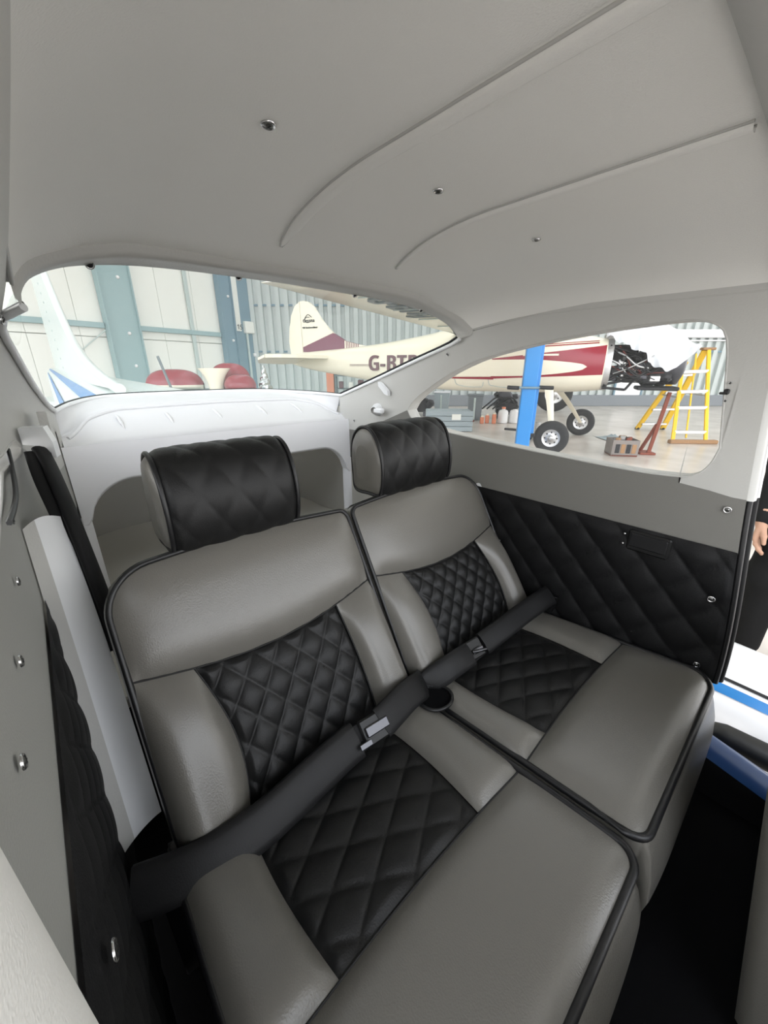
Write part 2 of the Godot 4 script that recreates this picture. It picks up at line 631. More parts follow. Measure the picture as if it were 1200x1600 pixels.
		# small clip and round coat hook on the rear pillar
		var hk := Vector3(wall_x(1, 1.345, -1.19) - 0.002, 1.345, -1.19)
		g = Geo.new()
		g.turn([Vector2(0.024, 0), Vector2(0.023, 0.008), Vector2(0.016, 0.014), Vector2(0.015, 0.030), Vector2(0.012, 0.034)], hk, Vector3(-1, 0, 0.35), 20)
		var hook := part("coat_hook", g, M.white_shell, root)
		g = Geo.new()
		g.turn([Vector2(0.0115, 0.033), Vector2(0.006, 0.030), Vector2(0.0002, 0.030)], hk, Vector3(-1, 0, 0.35), 16)
		part("hook_socket", g, M.wall_grey, hook)
		g = Geo.new()
		g.box(hk + Vector3(-0.02, -0.002, 0.03), Vector3(0.022, 0.022, 0.05), 0.006)
		part("hook_arm", g, M.white_shell, hook)
		var cl := Vector3(wall_x(1, 1.43, -1.15) - 0.004, 1.43, -1.15)
		g = Geo.new()
		g.slab(PackedVector2Array([Vector2(0, 0.02), Vector2(0.012, 0.018), Vector2(0.05, -0.012), Vector2(0.05, -0.03), Vector2(0.03, -0.024), Vector2(0, 0.004)]), cl + Vector3(0, 0, -0.02), Vector3(0, 0, 1), Vector3(-0.15, 1, 0), Vector3(-0.014, 0, 0))
		part("trim_clip", g, M.white_shell, root)
		screw(Vector3(wall_x(1, 1.54, -0.86) - 0.002, 1.54, -0.86), Vector3(-1, -0.3, 0), root, 0.006)
		screw(Vector3(wall_x(1, 1.29, -1.33) - 0.002, 1.29, -1.33), Vector3(-1, 0, 0.2), root, 0.005)
	else:
		for p in [[-0.58, 1.295], [-0.42, 1.285], [-0.30, 1.28], [-0.75, 1.32], [-0.93, 1.36]]:
			screw(Vector3(wall_x(-1, p[1] - 0.03, p[0]) + 0.003, p[1] - 0.03, p[0]), Vector3(1, 0, 0), root, 0.0058)
		screw(Vector3(-0.571, 1.08, -0.256), Vector3(1, 0, 0.1), root, 0.008)
		screw(Vector3(wall_x(-1, 1.565, -0.83) + 0.003, 1.565, -0.83), Vector3(1, -0.3, 0.4), root, 0.007)
		# light post cover overlapping the strip beside the door
		g = Geo.new()
		rows = []
		for i in 9:
			var r := PackedVector3Array()
			for j in 12:
				var y := lerpf(0.85, 1.44, j / 11.0)
				var z := lerpf(-0.166, -0.04, i / 8.0)
				r.append(Vector3(wall_x(-1, y, z) + 0.012 * sin(PI * minf(1.0, 0.12 + i / 8.0)) + 0.012, y, z))
			rows.append(r)
		g.grid(rows)
		part("post_cover", g, M.headliner, root)
		# white clip on the pillar
		g = Geo.new()
		g.slab(PackedVector2Array([Vector2(0, 0), Vector2(0.05, 0.0), Vector2(0.05, -0.02), Vector2(0.0, -0.06)]), Vector3(-0.518, 1.408, -1.12), Vector3(0, 0, -1), Vector3(0.02, 1, 0), Vector3(0.016, 0, 0))
		part("trim_clip", g, M.trim, root)
	# white wing panel running up beside and behind the seat back
	g = Geo.new()
	rows = []
	for i in 22:
		var t := i / 21.0
		var y := lerpf(0.76, 1.13 if port else 1.24, t)
		var z := lerpf(-0.602, -0.83 if port else -0.90, t) + (0.10 if port else 0.0)
		var xo := wall_x(side, y, z) - side * 0.002
		var xi := side * 0.517 + side * 0.012 * pow(t, 3.0)
		var r := PackedVector3Array()
		for j in 10:
			var s := j / 9.0
			r.append(Vector3(lerpf(xo, xi, s), y + 0.012 * sin(PI * s), z + 0.035 * (1.0 - s) * (1.0 - s) + 0.012 * sin(PI * s)))
		rows.append(r)
	for e in [[0, 4], [3, 10]]:
		g = Geo.new()
		var cut := []
		for r in rows:
			cut.append(r.slice(e[0], e[1]))
		g.grid(cut)
		part("seat_wing_panel", g, M.trim if e[0] == 0 else M.white_shell, root)

func window_loop(side: float, out: float) -> PackedVector3Array:
	var p := PackedVector3Array()
	var n := 70
	for k in n:
		var u := 0.5 - 0.5 * cos(PI * k / n)
		var z := lerpf(-1.04, -0.132, u)
		p.append(wall_p(side, z, win_top(side, z), out))
	for k in n:
		var u := 0.5 - 0.5 * cos(PI * k / n)
		var z := lerpf(-0.132, -1.04, u)
		p.append(wall_p(side, z, win_bot(side, z), out))
	return p

# 0 on the stitched lines, 1 at the middle of each diamond
func quilt(x: float, y: float, w: float, h: float) -> float:
	var p := x / w + y / h
	var q := x / w - y / h
	var a := absf(sin(PI * p))
	var b := absf(sin(PI * q))
	return pow(a * b, 0.45)

func trim_outer(x: float) -> Vector3:
	var z := table(TRIM_Z, absf(x))
	return Vector3(x, ceil_y(x, z), z)

const GLASS_TOP := [[0.0, 1.700, -0.970], [0.2, 1.692, -0.945], [0.32, 1.680, -0.910], [0.42, 1.664, -0.886], [0.476, 1.638, -0.858], [0.492, 1.616, -0.838], [0.497, 1.590, -0.815]]
const GLASS_BOT := [[0.0, 1.405, -1.90], [0.15, 1.405, -1.89], [0.29, 1.405, -1.84], [0.38, 1.403, -1.72], [0.44, 1.40, -1.56], [0.478, 1.395, -1.42]]

func headliner() -> void:
	var root := structure("ceiling", Vector3(0, 1.75, -0.2), "pale grey fabric headliner with two raised beads and cup-washer screws", "ceiling")
	var rows := []
	var nx := 72
	for i in nx + 1:
		var s := -1.0 + 2.0 * i / nx
		var x := 0.505 * signf(s) * (1.0 - pow(1.0 - absf(s), 1.35))
		var ze := table(TRIM_Z, absf(x)) - 0.004
		var r := PackedVector3Array()
		for k in 61:
			var z := lerpf(0.36, ze, k / 60.0)
			r.append(Vector3(x, ceil_y(x, z), z))
		rows.append(r)
	var g := Geo.new()
	g.grid(rows)
	part("lining", g, M.headliner, root)
	# roof skin above the lining
	g = Geo.new()
	rows = []
	for i in 25:
		var x := lerpf(-0.60, 0.60, i / 24.0)
		var r := PackedVector3Array()
		for k in 20:
			var z := lerpf(0.37, table(TRIM_Z, minf(absf(x), 0.505)) - 0.06, k / 19.0)
			r.append(Vector3(x, ceil_y(clampf(x, -0.505, 0.505), z) + 0.05 - 0.5 * maxf(0, absf(x) - 0.505), z))
		rows.append(r)
	g.grid(rows)
	part("roof_skin", g, M.white_paint, root)
	# piping where the lining meets the side panels
	for side in [-1.0, 1.0]:
		g = Geo.new()
		var path := PackedVector3Array()
		for k in 50:
			var z := lerpf(0.1, -0.76, k / 49.0)
			path.append(Vector3(side * 0.503, ceil_y(0.505, z) - 0.001, z))
		g.tube(path, 0.003, 6)
		part("side_seam", g, M.trim, root)
		# filler between lining edge and wall top
		g = Geo.new()
		rows = []
		for k in 50:
			var z := lerpf(-0.02, -0.76, k / 49.0)
			var wt := table(WALL_TOP, z)
			rows.append(PackedVector3Array([Vector3(side * 0.503, ceil_y(0.505, z), z), Vector3((side * 0.503 + wall_x(side, wt, z)) * 0.5, (ceil_y(0.505, z) + wt) * 0.5, z), Vector3(wall_x(side, wt, z), wt, z)]))
		g.grid(rows)
		part("side_return", g, M.trim, root)
	# two long raised beads
	for b in [[-0.125, 0.0095, -0.785, 0.34, 0.31], [0.135, 0.0062, -0.77, -0.135, 0.63]]:
		g = Geo.new()
		rows = []
		var n := 60
		for k in n + 1:
			var t := float(k) / n
			var z := lerpf(b[3], b[2], t)
			var f := minf(1.0, (z - b[2]) / 0.10)
			f = sqrt(maxf(0.0, f)) * 0.85 + 0.15
			var w: float = b[1] * f
			var h: float = 0.0085 * f
			var r := PackedVector3Array()
			for e in [[-1.5, -0.05], [-1.15, 0.0], [-1.0, 0.55], [-0.85, 0.85], [-0.5, 0.98], [0.0, 1.0], [0.5, 0.98], [0.85, 0.85], [1.0, 0.55], [1.15, 0.0], [1.5, -0.05]]:
				var x: float = b[0] + e[0] * w + b[4] * pow(maxf(0.0, -0.45 - z), 2.0)
				r.append(Vector3(x, ceil_y(x, z) - h * e[1] - 0.0004, z))
			rows.append(r)
		g.grid(rows)
		var bd := part("raised_bead", g, M.headliner, root)
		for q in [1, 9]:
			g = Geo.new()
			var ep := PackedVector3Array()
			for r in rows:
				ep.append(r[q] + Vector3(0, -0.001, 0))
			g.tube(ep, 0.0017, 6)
			part("bead_shade_line", g, M.trim, bd)  # added darker cord that draws a shade line along each bead edge
	for x in [-0.262, 0.012, 0.308]:
		screw(Vector3(x, ceil_y(x, -0.478) - 0.0005, -0.478), Vector3(0, -1, 0), root, 0.0085)
	# cross moulding over the front of the bench
	g = Geo.new()
	rows = []
	for k in 40:
		var x := lerpf(-0.49, 0.49, k / 39.0)
		var y := ceil_y(x, -0.1)
		rows.append(PackedVector3Array([Vector3(x, y + 0.001, -0.128), Vector3(x, y - 0.012, -0.122), Vector3(x, y - 0.024, -0.095), Vector3(x, y - 0.026, -0.06), Vector3(x, y - 0.022, -0.052), Vector3(x, y - 0.022, -0.02), Vector3(x, y - 0.004, 0.0), Vector3(x, y + 0.001, 0.004)]))
	g.grid(rows)
	part("cross_moulding", g, M.trim, root)

func rear_window() -> void:
	var root := structure("window_1", Vector3(0, 1.4, -1.0), "wide wrap-around rear window of the cabin above the white shelf", "window")
	var n := 80
	var top := PackedVector3Array()
	var outer := PackedVector3Array()
	for i in n + 1:
		var s := -1.0 + 2.0 * i / n
		var e := signf(s) * (1.0 - pow(1.0 - absf(s), 1.6))
		var ax := absf(e) * 0.497
		var gy := []
		var gz := []
		for q in GLASS_TOP:
			gy.append([q[0], q[1]])
			gz.append([q[0], q[2]])
		top.append(Vector3(e * 0.497, table(gy, ax), table(gz, ax)))
		outer.append(trim_outer(e * 0.505))
	var rows := []
	var prof := [[0.0, 0.006], [0.03, -0.010], [0.12, -0.016], [0.35, -0.013], [0.62, -0.011], [0.78, -0.012], [0.86, -0.004], [0.97, -0.003], [1.0, 0.006]]
	for q in prof:
		var r := PackedVector3Array()
		for i in n + 1:
			r.append(outer[i].lerp(top[i], q[0]) + Vector3(0, 1, 0.25).normalized() * q[1])
		rows.append(r)
	var g := Geo.new()
	g.grid(rows)
	part("frame_top", g, M.trim, root)
	# lower edge of the glass: down each pillar, then across above the shelf
	var bot := PackedVector3Array()
	var by := []
	var bz := []
	for q in GLASS_BOT:
		by.append([q[0], q[1]])
		bz.append([q[0], q[2]])
	for i in n + 1:
		var s := -1.0 + 2.0 * i / n
		if absf(s) > 0.6:
			var t := (absf(s) - 0.6) / 0.4
			var z := lerpf(-1.42, -0.815, t)
			var y := table(WALL_TOP, z)
			bot.append(Vector3(wall_x(signf(s), y, z) if t < 0.95 else lerpf(wall_x(signf(s), y, z), 0.497 * signf(s), (t - 0.95) / 0.05), y, z))
		else:
			var x := s / 0.6 * 0.478
			bot.append(Vector3(x, table(by, absf(x)), table(bz, absf(x))))
	g = Geo.new()
	rows = []
	for k in 17:
		var t := k / 16.0
		var r := PackedVector3Array()
		for i in n + 1:
			r.append(top[i].lerp(bot[i], t) + Vector3(0, 1, -0.3).normalized() * 0.045 * sin(PI * t) * (1.0 - pow(absf(-1.0 + 2.0 * i / n), 3.0)))
		rows.append(r)
	g.grid(rows)
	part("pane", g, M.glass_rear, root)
	# rubber seal and white bead along the lower edge
	g = Geo.new()
	g.tube(bot, 0.0035, 6)
	part("seal", g, M.dark_metal, root)
	g = Geo.new()
	var bead := PackedVector3Array()
	for i in n + 1:
		bead.append(bot[i] + Vector3(0, -0.006, 0.012))
	g.tube(bead, 0.006, 8)
	part("edge_bead", g, M.white_shell, root)
	for x in [-0.40, -0.12, 0.19, 0.40]:
		var ax := absf(x)
		var i := 0
		while top[i].x < x:
			i += 1
		var p := outer[i].lerp(top[i], 0.88)
		screw(p + Vector3(0, -0.010, 0.004), Vector3(0, -0.6, 0.8), root, 0.0075, M.dark_metal)

func rear_shelf() -> void:
	var root := structure("parcel_shelf", Vector3(0, 1.3, -1.6), "white moulded shelf with five creases below the rear window", "shelf")
	var by := []
	var bz := []
	for q in GLASS_BOT:
		by.append([q[0], q[1]])
		bz.append([q[0], q[2]])
	var g := Geo.new()
	var rows := []
	var n := 80
	for i in n + 1:
		var s := -1.0 + 2.0 * i / n
		var x := signf(s) * (1.0 - pow(1.0 - absf(s), 1.5)) * 0.482
		var a := absf(x)
		var rear := Vector3(x, table(by, a) - 0.008, table(bz, a) + 0.004)
		var ridge_z := table([[0.0, -1.55], [0.3, -1.54], [0.40, -1.49], [0.45, -1.43], [0.482, -1.40]], a)
		var ridge_y := table([[0.0, 1.372], [0.3, 1.368], [0.40, 1.350], [0.45, 1.315], [0.482, 1.30]], a)
		var low_y := table([[0.0, 1.305], [0.40, 1.298], [0.46, 1.285], [0.482, 1.28]], a)
		var r := PackedVector3Array()
		r.append(rear)
		r.append(rear.lerp(Vector3(x, ridge_y + 0.016, ridge_z - 0.05), 0.5))
		r.append(Vector3(x, ridge_y + 0.016, ridge_z - 0.05))
		r.append(Vector3(x, ridge_y + 0.014, ridge_z - 0.012))
		r.append(Vector3(x, ridge_y + 0.003, ridge_z))
		r.append(Vector3(x, lerpf(ridge_y, low_y, 0.25), lerpf(ridge_z, -1.372, 0.33)))
		r.append(Vector3(x, lerpf(ridge_y, low_y, 0.55), lerpf(ridge_z, -1.372, 0.68)))
		r.append(Vector3(x, lerpf(ridge_y, low_y, 0.85), lerpf(ridge_z, -1.372, 0.94)))
		r.append(Vector3(x, low_y, -1.368))
		r.append(Vector3(x, low_y - 0.012, -1.366))
		rows.append(r)
	g.grid(rows)
	part("shelf_moulding", g, M.shelf, root)
	g = Geo.new()
	var rim := PackedVector3Array()
	for r in rows:
		rim.append(r[4] + Vector3(0, 0.002, 0))
	g.tube(rim.slice(4, rim.size() - 4), 0.0055, 8)
	part("shelf_rim", g, M.shelf, root)
	for x in [-0.33, -0.19, -0.03, 0.14, 0.29]:
		g = Geo.new()
		var a: Vector3 = Vector3(x, 1.360, -1.515)
		var b: Vector3 = Vector3(x + 0.004, 1.325, -1.415)
		g.tube(PackedVector3Array([a, a.lerp(b, 0.3) + Vector3(0, 0.004, 0.002), a.lerp(b, 0.7) + Vector3(0, 0.004, 0.003), b]), [0.0015, 0.006, 0.0055, 0.0015], 6)
		part("crease", g, M.shelf, root)
	# bulkhead below, with the arched opening to the baggage bay
	var wall := structure("wall_back", Vector3(0, 0.84, -1.37), "white bulkhead panel with an arched opening to the baggage bay", "bulkhead")
	g = Geo.new()
	rows = []
	for i in n + 1:
		var x := lerpf(-0.49, 0.49, float(i) / n)
		rows.append(PackedVector3Array([Vector3(x, 1.295, -1.366), Vector3(x, 1.27, -1.364), Vector3(x, bay_top(x) + 0.01, -1.362), Vector3(x, bay_top(x), -1.366), Vector3(x, bay_top(x) + 0.002, -1.40)]))
	g.grid(rows)
	part("panel", g, M.bulkhead, wall)
	for s in [-1.0, 1.0]:
		g = Geo.new()
		g.grid([PackedVector3Array([Vector3(s * 0.468, 0.84, -1.40), Vector3(s * 0.468, 0.84, -1.366), Vector3(s * 0.50, 0.84, -1.362)]), PackedVector3Array([Vector3(s * 0.468, 1.09, -1.40), Vector3(s * 0.468, 1.09, -1.366), Vector3(s * 0.50, 1.09, -1.362)])])
		part("side_strip", g, M.bulkhead, wall)
	# baggage bay
	var bay := structure("baggage_bay", Vector3(0, 0.84, -1.9), "grey lined baggage bay seen through the arched opening", "compartment")
	g = Geo.new()
	g.box(Vector3(0, 0.82, -1.42), Vector3(1.06, 0.03, 1.16), 0.004)
	part("bay_floor", g, M.bay, bay)
	g = Geo.new()
	rows = []
	for i in 30:
		var a := lerpf(-1.0, 1.0, i / 29.0)
		var x := 0.46 * a
		var z := -1.95 + 0.06 * pow(absf(a), 6.0)
		rows.append(PackedVector3Array([Vector3(x, 0.83, z), Vector3(x, 1.1, z - 0.02), Vector3(x, 1.36, z + 0.02)]))
	g.grid(rows)
	part("bay_back", g, M.bay, bay)
	for s in [-1.0, 1.0]:
		g = Geo.new()
		g.grid([PackedVector3Array([Vector3(s * 0.49, 0.83, -1.36), Vector3(s * 0.49, 1.34, -1.36)]), PackedVector3Array([Vector3(s * 0.46, 0.83, -1.95), Vector3(s * 0.46, 1.36, -1.95)])])
		part("bay_side", g, M.bay, bay)

func bay_top(x: float) -> float:
	var d := 0.468 - absf(x)
	if d <= 0.0:
		return 1.06
	var r := 0.13
	if d >= r:
		return 1.182
	return 1.182 - r * (1.0 - sqrt(maxf(0.0, 1.0 - pow((r - d) / r, 2.0))))

# ---------------------------------------------------------------- seats
# a part that has parts of its own, placed in world axes
func branch(called: String, at: Vector3, parent: Node3D) -> Node3D:
	var o := Node3D.new()
	o.name = called
	parent.add_child(o, true)
	o.position = at - parent.position
	return o

func puff(s: float, p := 4.0) -> float:
	return 1.0 - pow(absf(2.0 * s - 1.0), p)

# plan of one cushion: front edge with rounded corners; sgn +1 when the outer side is at x1
func front_z(x: float, x0: float, x1: float, r0: float, r1: float) -> float:
	var z := -0.012
	var d0 := x - x0
	var d1 := x1 - x
	if d0 < r0:
		z -= r0 - sqrt(maxf(0.0, r0 * r0 - pow(r0 - d0, 2.0)))
	if d1 < r1:
		z -= r1 - sqrt(maxf(0.0, r1 * r1 - pow(r1 - d1, 2.0)))
	return z

func cush_y(z: float) -> float:
	var e := maxf(0.0, z + 0.05)
	return 0.832 + 0.115 * (z + 0.02) - 4.0 * e * e

func cushion(seat: Node3D, x0: float, x1: float, q0: float, q1: float) -> void:
	var outer_left := x0 < -0.2
	var r0 := 0.06 if outer_left else 0.03
	var r1 := 0.03 if outer_left else 0.06
	var root := branch("cushion", Vector3((x0 + x1) * 0.5, 0.56, -0.26), seat)
	var zb := func(x: float) -> float:
		var t := (x - x0) / (x1 - x0)
		return -0.203 - 0.010 * sin(PI * t)
	# front panel
	var g := Geo.new()
	var rows := []
	var n := 44
	for i in n + 1:
		var s := 0.5 - 0.5 * cos(PI * i / n)
		var x := lerpf(x0, x1, s)
		var r := PackedVector3Array()
		for k in 25:
			var t := 0.5 - 0.5 * cos(PI * k / 24.0)
			var z: float = lerpf(front_z(x, x0, x1, r0, r1), zb.call(x), t)
			var h := 0.017 * puff(t, 5.0) * puff(s, 8.0)
			r.append(Vector3(x, cush_y(z) + h, z))
		rows.append(r)
	g.grid(rows)
	part("front_panel", g, M.grey_leather, root)
	# side bolsters
	for side in 2:
		g = Geo.new()
		rows = []
		for i in 25:
			var t := i / 24.0
			var r := PackedVector3Array()
			for k in 17:
				var s := 0.5 - 0.5 * cos(PI * k / 16.0)
				var za: float = lerpf(-0.2, -0.52, t)
				var xa := x0
				var xb: float = q0 - 0.012 * sin(PI * t)
				if side == 1:
					xa = q1 + 0.012 * sin(PI * t)
					xb = x1
				var x := lerpf(xa, xb, s)
				var z: float = lerpf(zb.call(x), -0.52, t)
				r.append(Vector3(x, cush_y(z) + 0.022 * puff(s, 4.0) * puff(minf(0.5, t * 2.2), 4.0), z))
			rows.append(r)
		g.grid(rows)
		part("side_bolster", g, M.grey_leather, root)
	# quilted centre
	g = Geo.new()
	rows = []
	for i in 97:
		var t := i / 96.0
		var r := PackedVector3Array()
		for k in 97:
			var s := k / 96.0
			var xa: float = q0 - 0.012 * sin(PI * t)
			var xb: float = q1 + 0.012 * sin(PI * t)
			var x := lerpf(xa, xb, s)
			var z: float = lerpf(zb.call(x), -0.52, t)
			var q := quilt(x * 0.92, z, 0.096, 0.064)
			var e := minf(1.0, minf(s, 1.0 - s) / 0.05) * minf(1.0, minf(t, 1.0 - t) / 0.05)
			r.append(Vector3(x, cush_y(z) - 0.002 + 0.008 * puff(s) * puff(t) + 0.0075 * q * e, z))
		rows.append(r)
	g.grid(rows)
	part("quilted_panel", g, M.black_leather, root).set_meta("label", "black diamond quilted centre panel")
	# boxing all round, bulging a little
	var outline := PackedVector3Array()
	for i in n + 1:
		var s := 0.5 - 0.5 * cos(PI * i / n)
		var x := lerpf(x0, x1, s)
		outline.append(Vector3(x, 0, front_z(x, x0, x1, r0, r1)))
	for k in 10:
		outline.append(Vector3(x1, 0, lerpf(outline[n].z, -0.52, (k + 1) / 10.0)))
	for k in 10:
		outline.append(Vector3(x0, 0, lerpf(-0.52, outline[0].z, k / 10.0)))
	var mid := Vector3((x0 + x1) * 0.5, 0, -0.27)
	g = Geo.new()
	rows = []
	for e in [[0.0, -0.004], [0.01, 0.004], [0.03, 0.013], [0.07, 0.025], [0.11, 0.031], [0.135, 0.028], [0.15, 0.010]]:
		var r := PackedVector3Array()
		for p in outline:
			var d := (p - mid)
			d.x = signf(d.x) * pow(absf(d.x) / 0.26, 3.0)
			d.z = signf(d.z) * pow(absf(d.z) / 0.26, 3.0)
			d = d.normalized()
			var o: float = minf(e[1], 0.0015) if absf(d.x) > 0.6 else e[1]
			r.append(Vector3(p.x, cush_y(p.z) - e[0], p.z) + Vector3(d.x, 0, d.z) * o)
		rows.append(r)
	g.grid(rows, true)
	part("boxing", g, M.grey_leather, root)
	# piping along the upper edge
	g = Geo.new()
	var path := PackedVector3Array()
	for p in outline:
		path.append(Vector3(p.x - signf(p.x - mid.x) * 0.004, cush_y(p.z) + 0.002, p.z))
	g.tube(path, 0.0062, 8, true)
	part("piping", g, M.piping, root)
	# stitched seams
	g = Geo.new()
	path = PackedVector3Array()
	for k in 30:
		var x := lerpf(x0 + 0.004, x1 - 0.004, k / 29.0)
		path.append(Vector3(x, cush_y(zb.call(x)) + 0.0006, zb.call(x)))
	g.tube(path, 0.0018, 5)
	part("seam", g, M.stitch, root)
	# base under the cushion
	g = Geo.new()
	g.box(Vector3(mid.x, 0.60, -0.29), Vector3(x1 - x0 - 0.02, 0.16, 0.44), 0.01)
	part("seat_base", g, M.carpet, root)

const BB := Vector3(0, 0.765, -0.485)
var BA := Vector3(0, 0.863, -0.505)
var BN := Vector3(0, 0.505, 0.863)

func bp(x: float, h: float, o: float) -> Vector3:
	return BB + Vector3(x, 0, 0) + BA * h + BN * o

func back_top(x: float, x0: float, x1: float, r0: float, r1: float) -> float:
	var h := 0.474 + 0.012 * sin(PI * (x - x0) / (x1 - x0))
	var d0 := x - x0
	var d1 := x1 - x
	if d0 < r0:
		h -= r0 - sqrt(maxf(0.0, r0 * r0 - pow(r0 - d0, 2.0)))
	if d1 < r1:
		h -= r1 - sqrt(maxf(0.0, r1 * r1 - pow(r1 - d1, 2.0)))
	return h

func backrest(seat: Node3D, x0: float, x1: float, q0: float, q1: float, hx: float, w: float) -> void:
	var outer_left := x0 < -0.2
	var r0 := 0.075 if outer_left else 0.02
	var r1 := 0.02 if outer_left else 0.075
	var root := branch("backrest", Vector3((x0 + x1) * 0.5, 0.76, -0.56), seat)
	var hb := func(x: float) -> float:
		var t := (x - x0) / (x1 - x0)
		return 0.298 - 0.038 * sin(PI * t)
	# padded bow of the whole face
	var bow := func(x: float, h: float) -> float:
		var s := (x - x0) / (x1 - x0)
		var low := clampf((0.30 - h) / 0.25, 0.0, 1.0)
		return 0.030 * low * pow(absf(2.0 * s - 1.0), 1.6) * puff(s, 14.0)
	var g := Geo.new()
	var rows := []
	var n := 44
	for i in n + 1:
		var s := 0.5 - 0.5 * cos(PI * i / n)
		var x := lerpf(x0, x1, s)
		var r := PackedVector3Array()
		for k in 25:
			var t := 0.5 - 0.5 * cos(PI * k / 24.0)
			var h: float = lerpf(hb.call(x), back_top(x, x0, x1, r0, r1), t)
			var wr := 0.0012 * sin(x * 260.0) * exp(-t * 9.0) * (1.0 if k > 0 else 0.0)
			r.append(bp(x, h, bow.call(x, h) + 0.022 * puff(t, 3.5) * puff(s, 9.0) + wr))
		rows.append(r)
	g.grid(rows)
	part("upper_panel", g, M.grey_leather, root)
	for side in 2:
		g = Geo.new()
		rows = []
		for i in 33:
			var t := i / 32.0
			var r := PackedVector3Array()
			for k in 21:
				var s := 0.5 - 0.5 * cos(PI * k / 20.0)
				var bend := 0.030 * sin(PI * clampf(t, 0, 1)) 
				var xa := x0
				var xb: float = q0 + (bend if outer_left else bend * 1.2)
				if side == 1:
					xa = q1 + (bend * 0.3 if outer_left else bend)
					xb = x1
				var x := lerpf(xa, xb, s)
				var h: float = lerpf(-0.035, hb.call(x), t)
				var pf := puff(s, 3.5) * puff(maxf(0.5, 0.35 + t * 0.65), 5.0) * (1.0 if t > 0.15 else sqrt(t / 0.15) * 0.7 + 0.3)
				r.append(bp(x, h, bow.call(x, h) + 0.032 * pf))
			rows.append(r)
		g.grid(rows)
		part("side_bolster", g, M.grey_leather, root)
	g = Geo.new()
	rows = []
	for i in 101:
		var t := i / 100.0
		var r := PackedVector3Array()
		for k in 101:
			var s := k / 100.0
			var bend := 0.030 * sin(PI * t)
			var xa: float = q0 + (bend if outer_left else bend * 1.2)
			var xb: float = q1 + (bend * 0.3 if outer_left else bend)
			var x := lerpf(xa, xb, s)
			var h: float = lerpf(-0.04, hb.call(x), t)
			var q := quilt(x, h, 0.057 if outer_left else 0.05, 0.074 if outer_left else 0.06)
			var e := minf(1.0, minf(s, 1.0 - s) / 0.04) * minf(1.0, minf(t, 1.0 - t) / 0.04)
			r.append(bp(x, h, bow.call(x, h) - 0.003 + 0.012 * puff(s) * puff(t) + 0.008 * q * e))
		rows.append(r)
	g.grid(rows)
	part("quilted_panel", g, M.black_leather, root).set_meta("label", "black diamond quilted centre panel")
	# outline up one side, over the top and down the other
	var line := []
	for k in 14:
		line.append(Vector2(x0, lerpf(-0.03, back_top(x0, x0, x1, r0, r1), k / 14.0)))
	for i in n + 1:
		var x := lerpf(x0, x1, 0.5 - 0.5 * cos(PI * i / n))
		line.append(Vector2(x, back_top(x, x0, x1, r0, r1)))
	for k in 14:
		line.append(Vector2(x1, lerpf(back_top(x1, x0, x1, r0, r1), -0.03, (k + 1) / 14.0)))
	var mid := Vector2((x0 + x1) * 0.5, 0.2)
	g = Geo.new()
	rows = []
	for e in [[0.002, 0.0], [0.004, -0.012], [0.006, -0.03], [0.008, -0.06], [0.004, -0.085], [-0.008, -0.10]]:
		var r := PackedVector3Array()
		for p in line:
			var d: Vector2 = (p - mid)
			d.x = signf(d.x) * pow(absf(d.x) / 0.26, 3.0)
			d.y = signf(d.y) * pow(absf(d.y) / 0.28, 3.0)
			d = d.normalized()
			var k: float = 0.3 if absf(d.x) > 0.7 else 1.0
			r.append(bp(p.x + d.x * e[0] * k, p.y + d.y * e[0], e[1]))
		rows.append(r)
	g.grid(rows)
	part("boxing", g, M.grey_leather, root)
	g = Geo.new()
	var ring := PackedVector3Array()
	for p in line:
		ring.append(bp(mid.x + (p.x - mid.x) * 0.97, mid.y + (p.y - mid.y) * 0.97, -0.10))
	g.fan(ring)
	part("back_cover", g, M.white_shell, root)
	for e in [[0.0, 0.003, 0.985], [0.004, -0.015, 1.0]]:
		g = Geo.new()
		var path := PackedVector3Array()
		for p in line:
			var d: Vector2 = (p - mid).normalized()
			path.append(bp(p.x - signf(p.x - mid.x) * 0.004, p.y + d.y * e[0], e[1]))
		g.tube(path, 0.0052, 8)
		part("piping", g, M.piping, root)
	# seams
	g = Geo.new()
	var path := PackedVector3Array()
	for k in 40:
		var x := lerpf(x0 + 0.006, x1 - 0.006, k / 39.0)
		path.append(bp(x, hb.call(x), bow.call(x, hb.call(x)) + 0.0008))
	g.tube(path, 0.0020, 5)
	part("seam", g, M.stitch, root)
	for side in 2:
		g = Geo.new()
		path = PackedVector3Array()
		for k in 30:
			var t := k / 29.0
			var bend := 0.030 * sin(PI * t)
			var x: float = q0 + (bend if outer_left else bend * 1.2)
			if side == 1:
				x = q1 + (bend * 0.3 if outer_left else bend)
			var h: float = lerpf(-0.03, hb.call(x), t)
			path.append(bp(x, h, bow.call(x, h) + 0.0008))
		g.tube(path, 0.0018, 5)
		part("seam", g, M.stitch, root)
	# headrest: D-shaped roll with quilted cover, grey end caps and piping
	var base := Vector3(hx, 1.182, -0.775)
	var prof := [Vector2(-0.055, 0.004), Vector2(-0.06, 0.05), Vector2(-0.058, 0.11), Vector2(-0.045, 0.150), Vector2(-0.02, 0.171), Vector2(0.008, 0.174), Vector2(0.035, 0.160), Vector2(0.054, 0.130), Vector2(0.064, 0.09), Vector2(0.064, 0.05), Vector2(0.055, 0.012), Vector2(0.04, -0.004), Vector2(0.0, -0.002)]
	var sm := []
	for p in prof:
		sm.append(Vector3(p.x, p.y, 0))
	var ringp := spline(sm, 6, true)
	var tilt := Basis(Vector3.RIGHT, -0.10)
	var hr := branch("headrest", base, seat)
	hr.set_meta("label", "black quilted headrest with grey ends")
	g = Geo.new()
	rows = []
	var nw := 70
	var clen := 0.0
